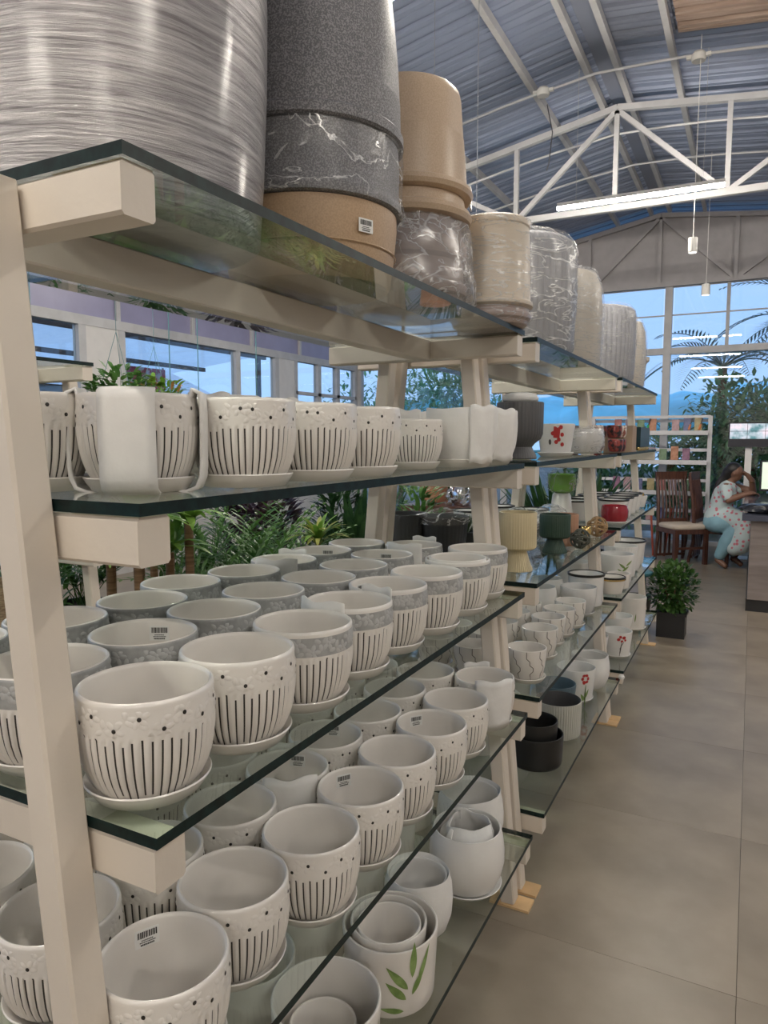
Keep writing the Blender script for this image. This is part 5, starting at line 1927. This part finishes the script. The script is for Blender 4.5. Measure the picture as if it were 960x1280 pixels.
# blue tarpaulin shelter beyond the end wall
tarp = mat('blue_tarp', (.20, .74, .95), .45, var=.25, scale=1.5, bump=.4, bscale=3)
t = thing('tarpaulin_shelter', (-3.2, 13.2, 0), 'bright blue tarpaulin shelter outside the glazed end wall', 'shelter')
b = MB()
nx, ny = 60, 10
for j in range(ny + 1):
    for i in range(nx + 1):
        x = -4.4 + 8.8 * i / nx
        y = j * .28
        z = 1.62 + .80 * math.sin(min(1, j / ny) * PI * .5) + .035 * math.sin(x * 7) + .02 * math.sin(x * 13 + j) + (.03 * math.sin(x * 3 + j * 1.7))
        b.v.append((x, y, z))
for j in range(ny):
    for i in range(nx):
        q = j * (nx + 1) + i
        b.f.append((q, q + 1, q + nx + 2, q + nx + 1))
        b.mi.append(0)
thicken(b.obj('sheet', tarp, t, 60), .004)
MB().tube([(-4.4, 0, 1.58), (4.4, 0, 1.58)], .05, 10).obj('eave_roll', tarp, t, 50)
for x in (-4.3, -1.5, 1.5, 4.3):
    MB().tube([(x, .05, 0), (x, .05, 1.5)], .035, 8).obj('post', white_paint, t)
t = thing('tarpaulin_shelter', (1.6, 16.4, 0), 'sloping blue sheet roof behind the palm foliage', 'shelter')
b = MB()
for i in range(41):
    x = -2.2 + 4.4 * i / 40
    hz = .02 if (i // 2) % 2 else 0
    b.v += [(x, 0, 1.9 + hz), (x, 2.5, 2.8 + hz)]
for i in range(40):
    b.f.append((2 * i, 2 * i + 2, 2 * i + 3, 2 * i + 1))
    b.mi.append(0)
thicken(b.obj('sheet', tarp, t), .004)
for x in (-2.1, 2.1):
    MB().tube([(x, .1, 0), (x, .1, 1.92)], .04, 8).obj('post', white_paint, t)


def tree(x, y, z0, rx, ry, rz_, n, m, label, leaf=.16, seed=0, name='tree_outside', trunk=.07):
    t = thing(name, (x, y, -.07), label, 'tree', 'trees outside the glass')
    MB().tube([(0, 0, 0), (.05, .02, z0 * .6), (0, 0, z0)], [trunk, trunk * .8, trunk * .5], 8).obj('trunk', trunk_m, t, 50)
    rr = random.Random(seed)
    b = MB()
    lumps = [(rr.uniform(-.6, .6), rr.uniform(-.6, .6), rr.uniform(-.5, .6), rr.uniform(.45, .7)) for _ in range(9)]
    for i in range(n):
        lx, ly, lz, lr = rr.choice(lumps)
        a = rr.random() * 6.28
        u = rr.random() * 2 - 1
        q = rr.random() ** .35 * lr
        s = math.sqrt(1 - u * u)
        p0 = Vector(((lx + q * s * math.cos(a)) * rx, (ly + q * s * math.sin(a)) * ry, z0 + (lz + q * u) * rz_))
        d = Vector((math.cos(a) * s, math.sin(a) * s, u * .6)) + Vector((rr.gauss(0, .5), rr.gauss(0, .5), rr.gauss(0, .5)))
        blade(b, p0, d, leaf * (.7 + .6 * rr.random()), leaf * .42, .7, 2)
    o = b.obj('crown', m, t)
    o['kind'] = 'stuff'
    return t


tree(-4.6, 13.0, 1.9, 1.3, .8, 1.2, 2600, go, 'dense leafy tree seen between the rack legs outside', seed=1)
tree(-7.2, 14.8, 2.2, 1.6, 1.2, 1.5, 2200, go, 'broad leafy tree by the corner of the glass walls', seed=2)
tree(.0, 12.9, 1.3, 1.2, .6, 1.2, 4200, go, 'dense shrub tree outside behind the monitors', seed=3)
tree(1.5, 12.9, 1.7, 1.1, .8, 1.4, 2200, go, 'leafy tree outside beyond the counter', seed=4)
tree(-.9, 12.6, .8, .8, .5, .8, 1600, go, 'low dark shrub outside behind the packet rack', seed=5)
tree(-2.2, 12.6, .7, .8, .5, .7, 1400, go, 'low dark shrub outside behind the racks', seed=6)
tree(3.6, 13.4, 2.0, 1.3, 1.0, 1.4, 1600, go, 'leafy tree outside the far glass bay', seed=7)


def palm(x, y, h, n, L, label, m, seed, tilt=0):
    t = thing('palm_tree', (x, y, -.07), label, 'palm tree', 'palms outside the end wall')
    rr = random.Random(seed)
    MB().tube([(0, 0, 0), (.08, 0, h * .5), (.05, 0, h)], [.11, .09, .07], 10).obj('trunk', trunk_m, t, 50)
    b = MB()
    for i in range(n):
        a = 2 * PI * i / n + rr.uniform(-.2, .2)
        tl = rr.uniform(.5, 1.6)
        frond(b, (.05, 0, h), Vector((math.cos(a) * tl, math.sin(a) * tl, 1)), L * rr.uniform(.8, 1.15), 1.7, .42, .035, 22, .014, rr=rr)
    o = b.obj('fronds', m, t)
    o['kind'] = 'stuff'


palm(-.55, 13.3, 2.75, 16, 1.5, 'dark palm with spread fronds outside the upper panes', gpalm, 2)
palm(.9, 12.9, 3.2, 16, 1.7, 'taller palm arching beside the bright window bay', gpalm, 3)
palm(-1.25, 12.75, 1.25, 14, 1.3, 'low green palm outside the column', go, 4)
palm(.35, 12.8, 1.2, 14, 1.3, 'low green palm outside behind the monitor post', go, 5)
# awning outside the side windows
t = thing('awning_outside', (-9.0, 7.0, 0), 'white ribbed awning on dark beams outside the side windows', 'awning')
aw = leaf_mat('awning_sheet', (.84, .88, .92), (.90, .93, .95), .75)
b = MB()
for i in range(61):
    y = -3.5 + 7 * i / 60
    hz = .03 if (i // 2) % 2 else 0
    b.v += [(-1.6, y, 2.70 + hz), (1.5, y, 3.02 + hz)]
for i in range(60):
    b.f.append((2 * i, 2 * i + 1, 2 * i + 3, 2 * i + 2))
    b.mi.append(0)
b.obj('sheet', aw, t)
brw = mat('beam_brown', (.12, .08, .06), .7)
for x, z in ((-1.5, 2.66), (-.2, 2.79), (1.2, 2.94)):
    MB().box((x, 0, z), (.06, 7, .07)).obj('beam', brw, t)
for y in (-3.3, 0, 3.3):
    MB().box((1.2, y, 1.42), (.07, .07, 2.98)).obj('post', brw, t)
    MB().box((-1.5, y, 1.28), (.07, .07, 2.7)).obj('post', brw, t)
t = thing('red_banner', (-8.2, 8.0, 0), 'red and white banner on a stand outside the side windows', 'banner')
MB().box((0, 0, 2.2), (.02, .9, .75)).obj('cloth', mat('banner_red', (.55, .05, .07), .6, col2=(.75, .60, .62), scale=5, lo=.45, hi=.52), t)
for y in (-.44, .44):
    MB().tube([(-.03, y, -.07), (-.03, y, 2.6)], .015, 6).obj('pole', brw, t)
t = thing('house_outside', (-14.0, 9.0, -.07), 'pale low house across the yard', 'building')
MB().box((0, 0, 1.3), (4, 9, 2.6)).obj('walls', mat('house_wall', (.60, .64, .70), .8), t)
b = MB()
b.quad([(-2.3, -4.8, 2.6), (2.3, -4.8, 2.6), (0, -4.8, 3.6)])
b.quad([(-2.3, 4.8, 2.6), (0, 4.8, 3.6), (2.3, 4.8, 2.6)])
b.quad([(2.3, -4.8, 2.6), (2.3, 4.8, 2.6), (0, 4.8, 3.6), (0, -4.8, 3.6)])
b.quad([(-2.3, -4.8, 2.6), (0, -4.8, 3.6), (0, 4.8, 3.6), (-2.3, 4.8, 2.6)])
b.obj('roof', mat('house_roof', (.66, .68, .72), .7), t)
for y in (-3, 0, 3):
    w_ = MB().box((2.02, y, 1.4), (.06, 1.0, 1.1)).obj('window', mat('window_blue', (.05, .07, .10), .15), t)
for i, (x, y) in enumerate(((-8.0, 4.6), (-8.2, 9.6), (-7.7, 11.2))):
    tree(x, y, .75, .7, .8, .6, 900, go, ['low shrub outside near the awning post', 'low shrub outside by the far side windows', 'low shrub outside by the wall corner'][i], seed=20 + i, trunk=.03, leaf=.12)
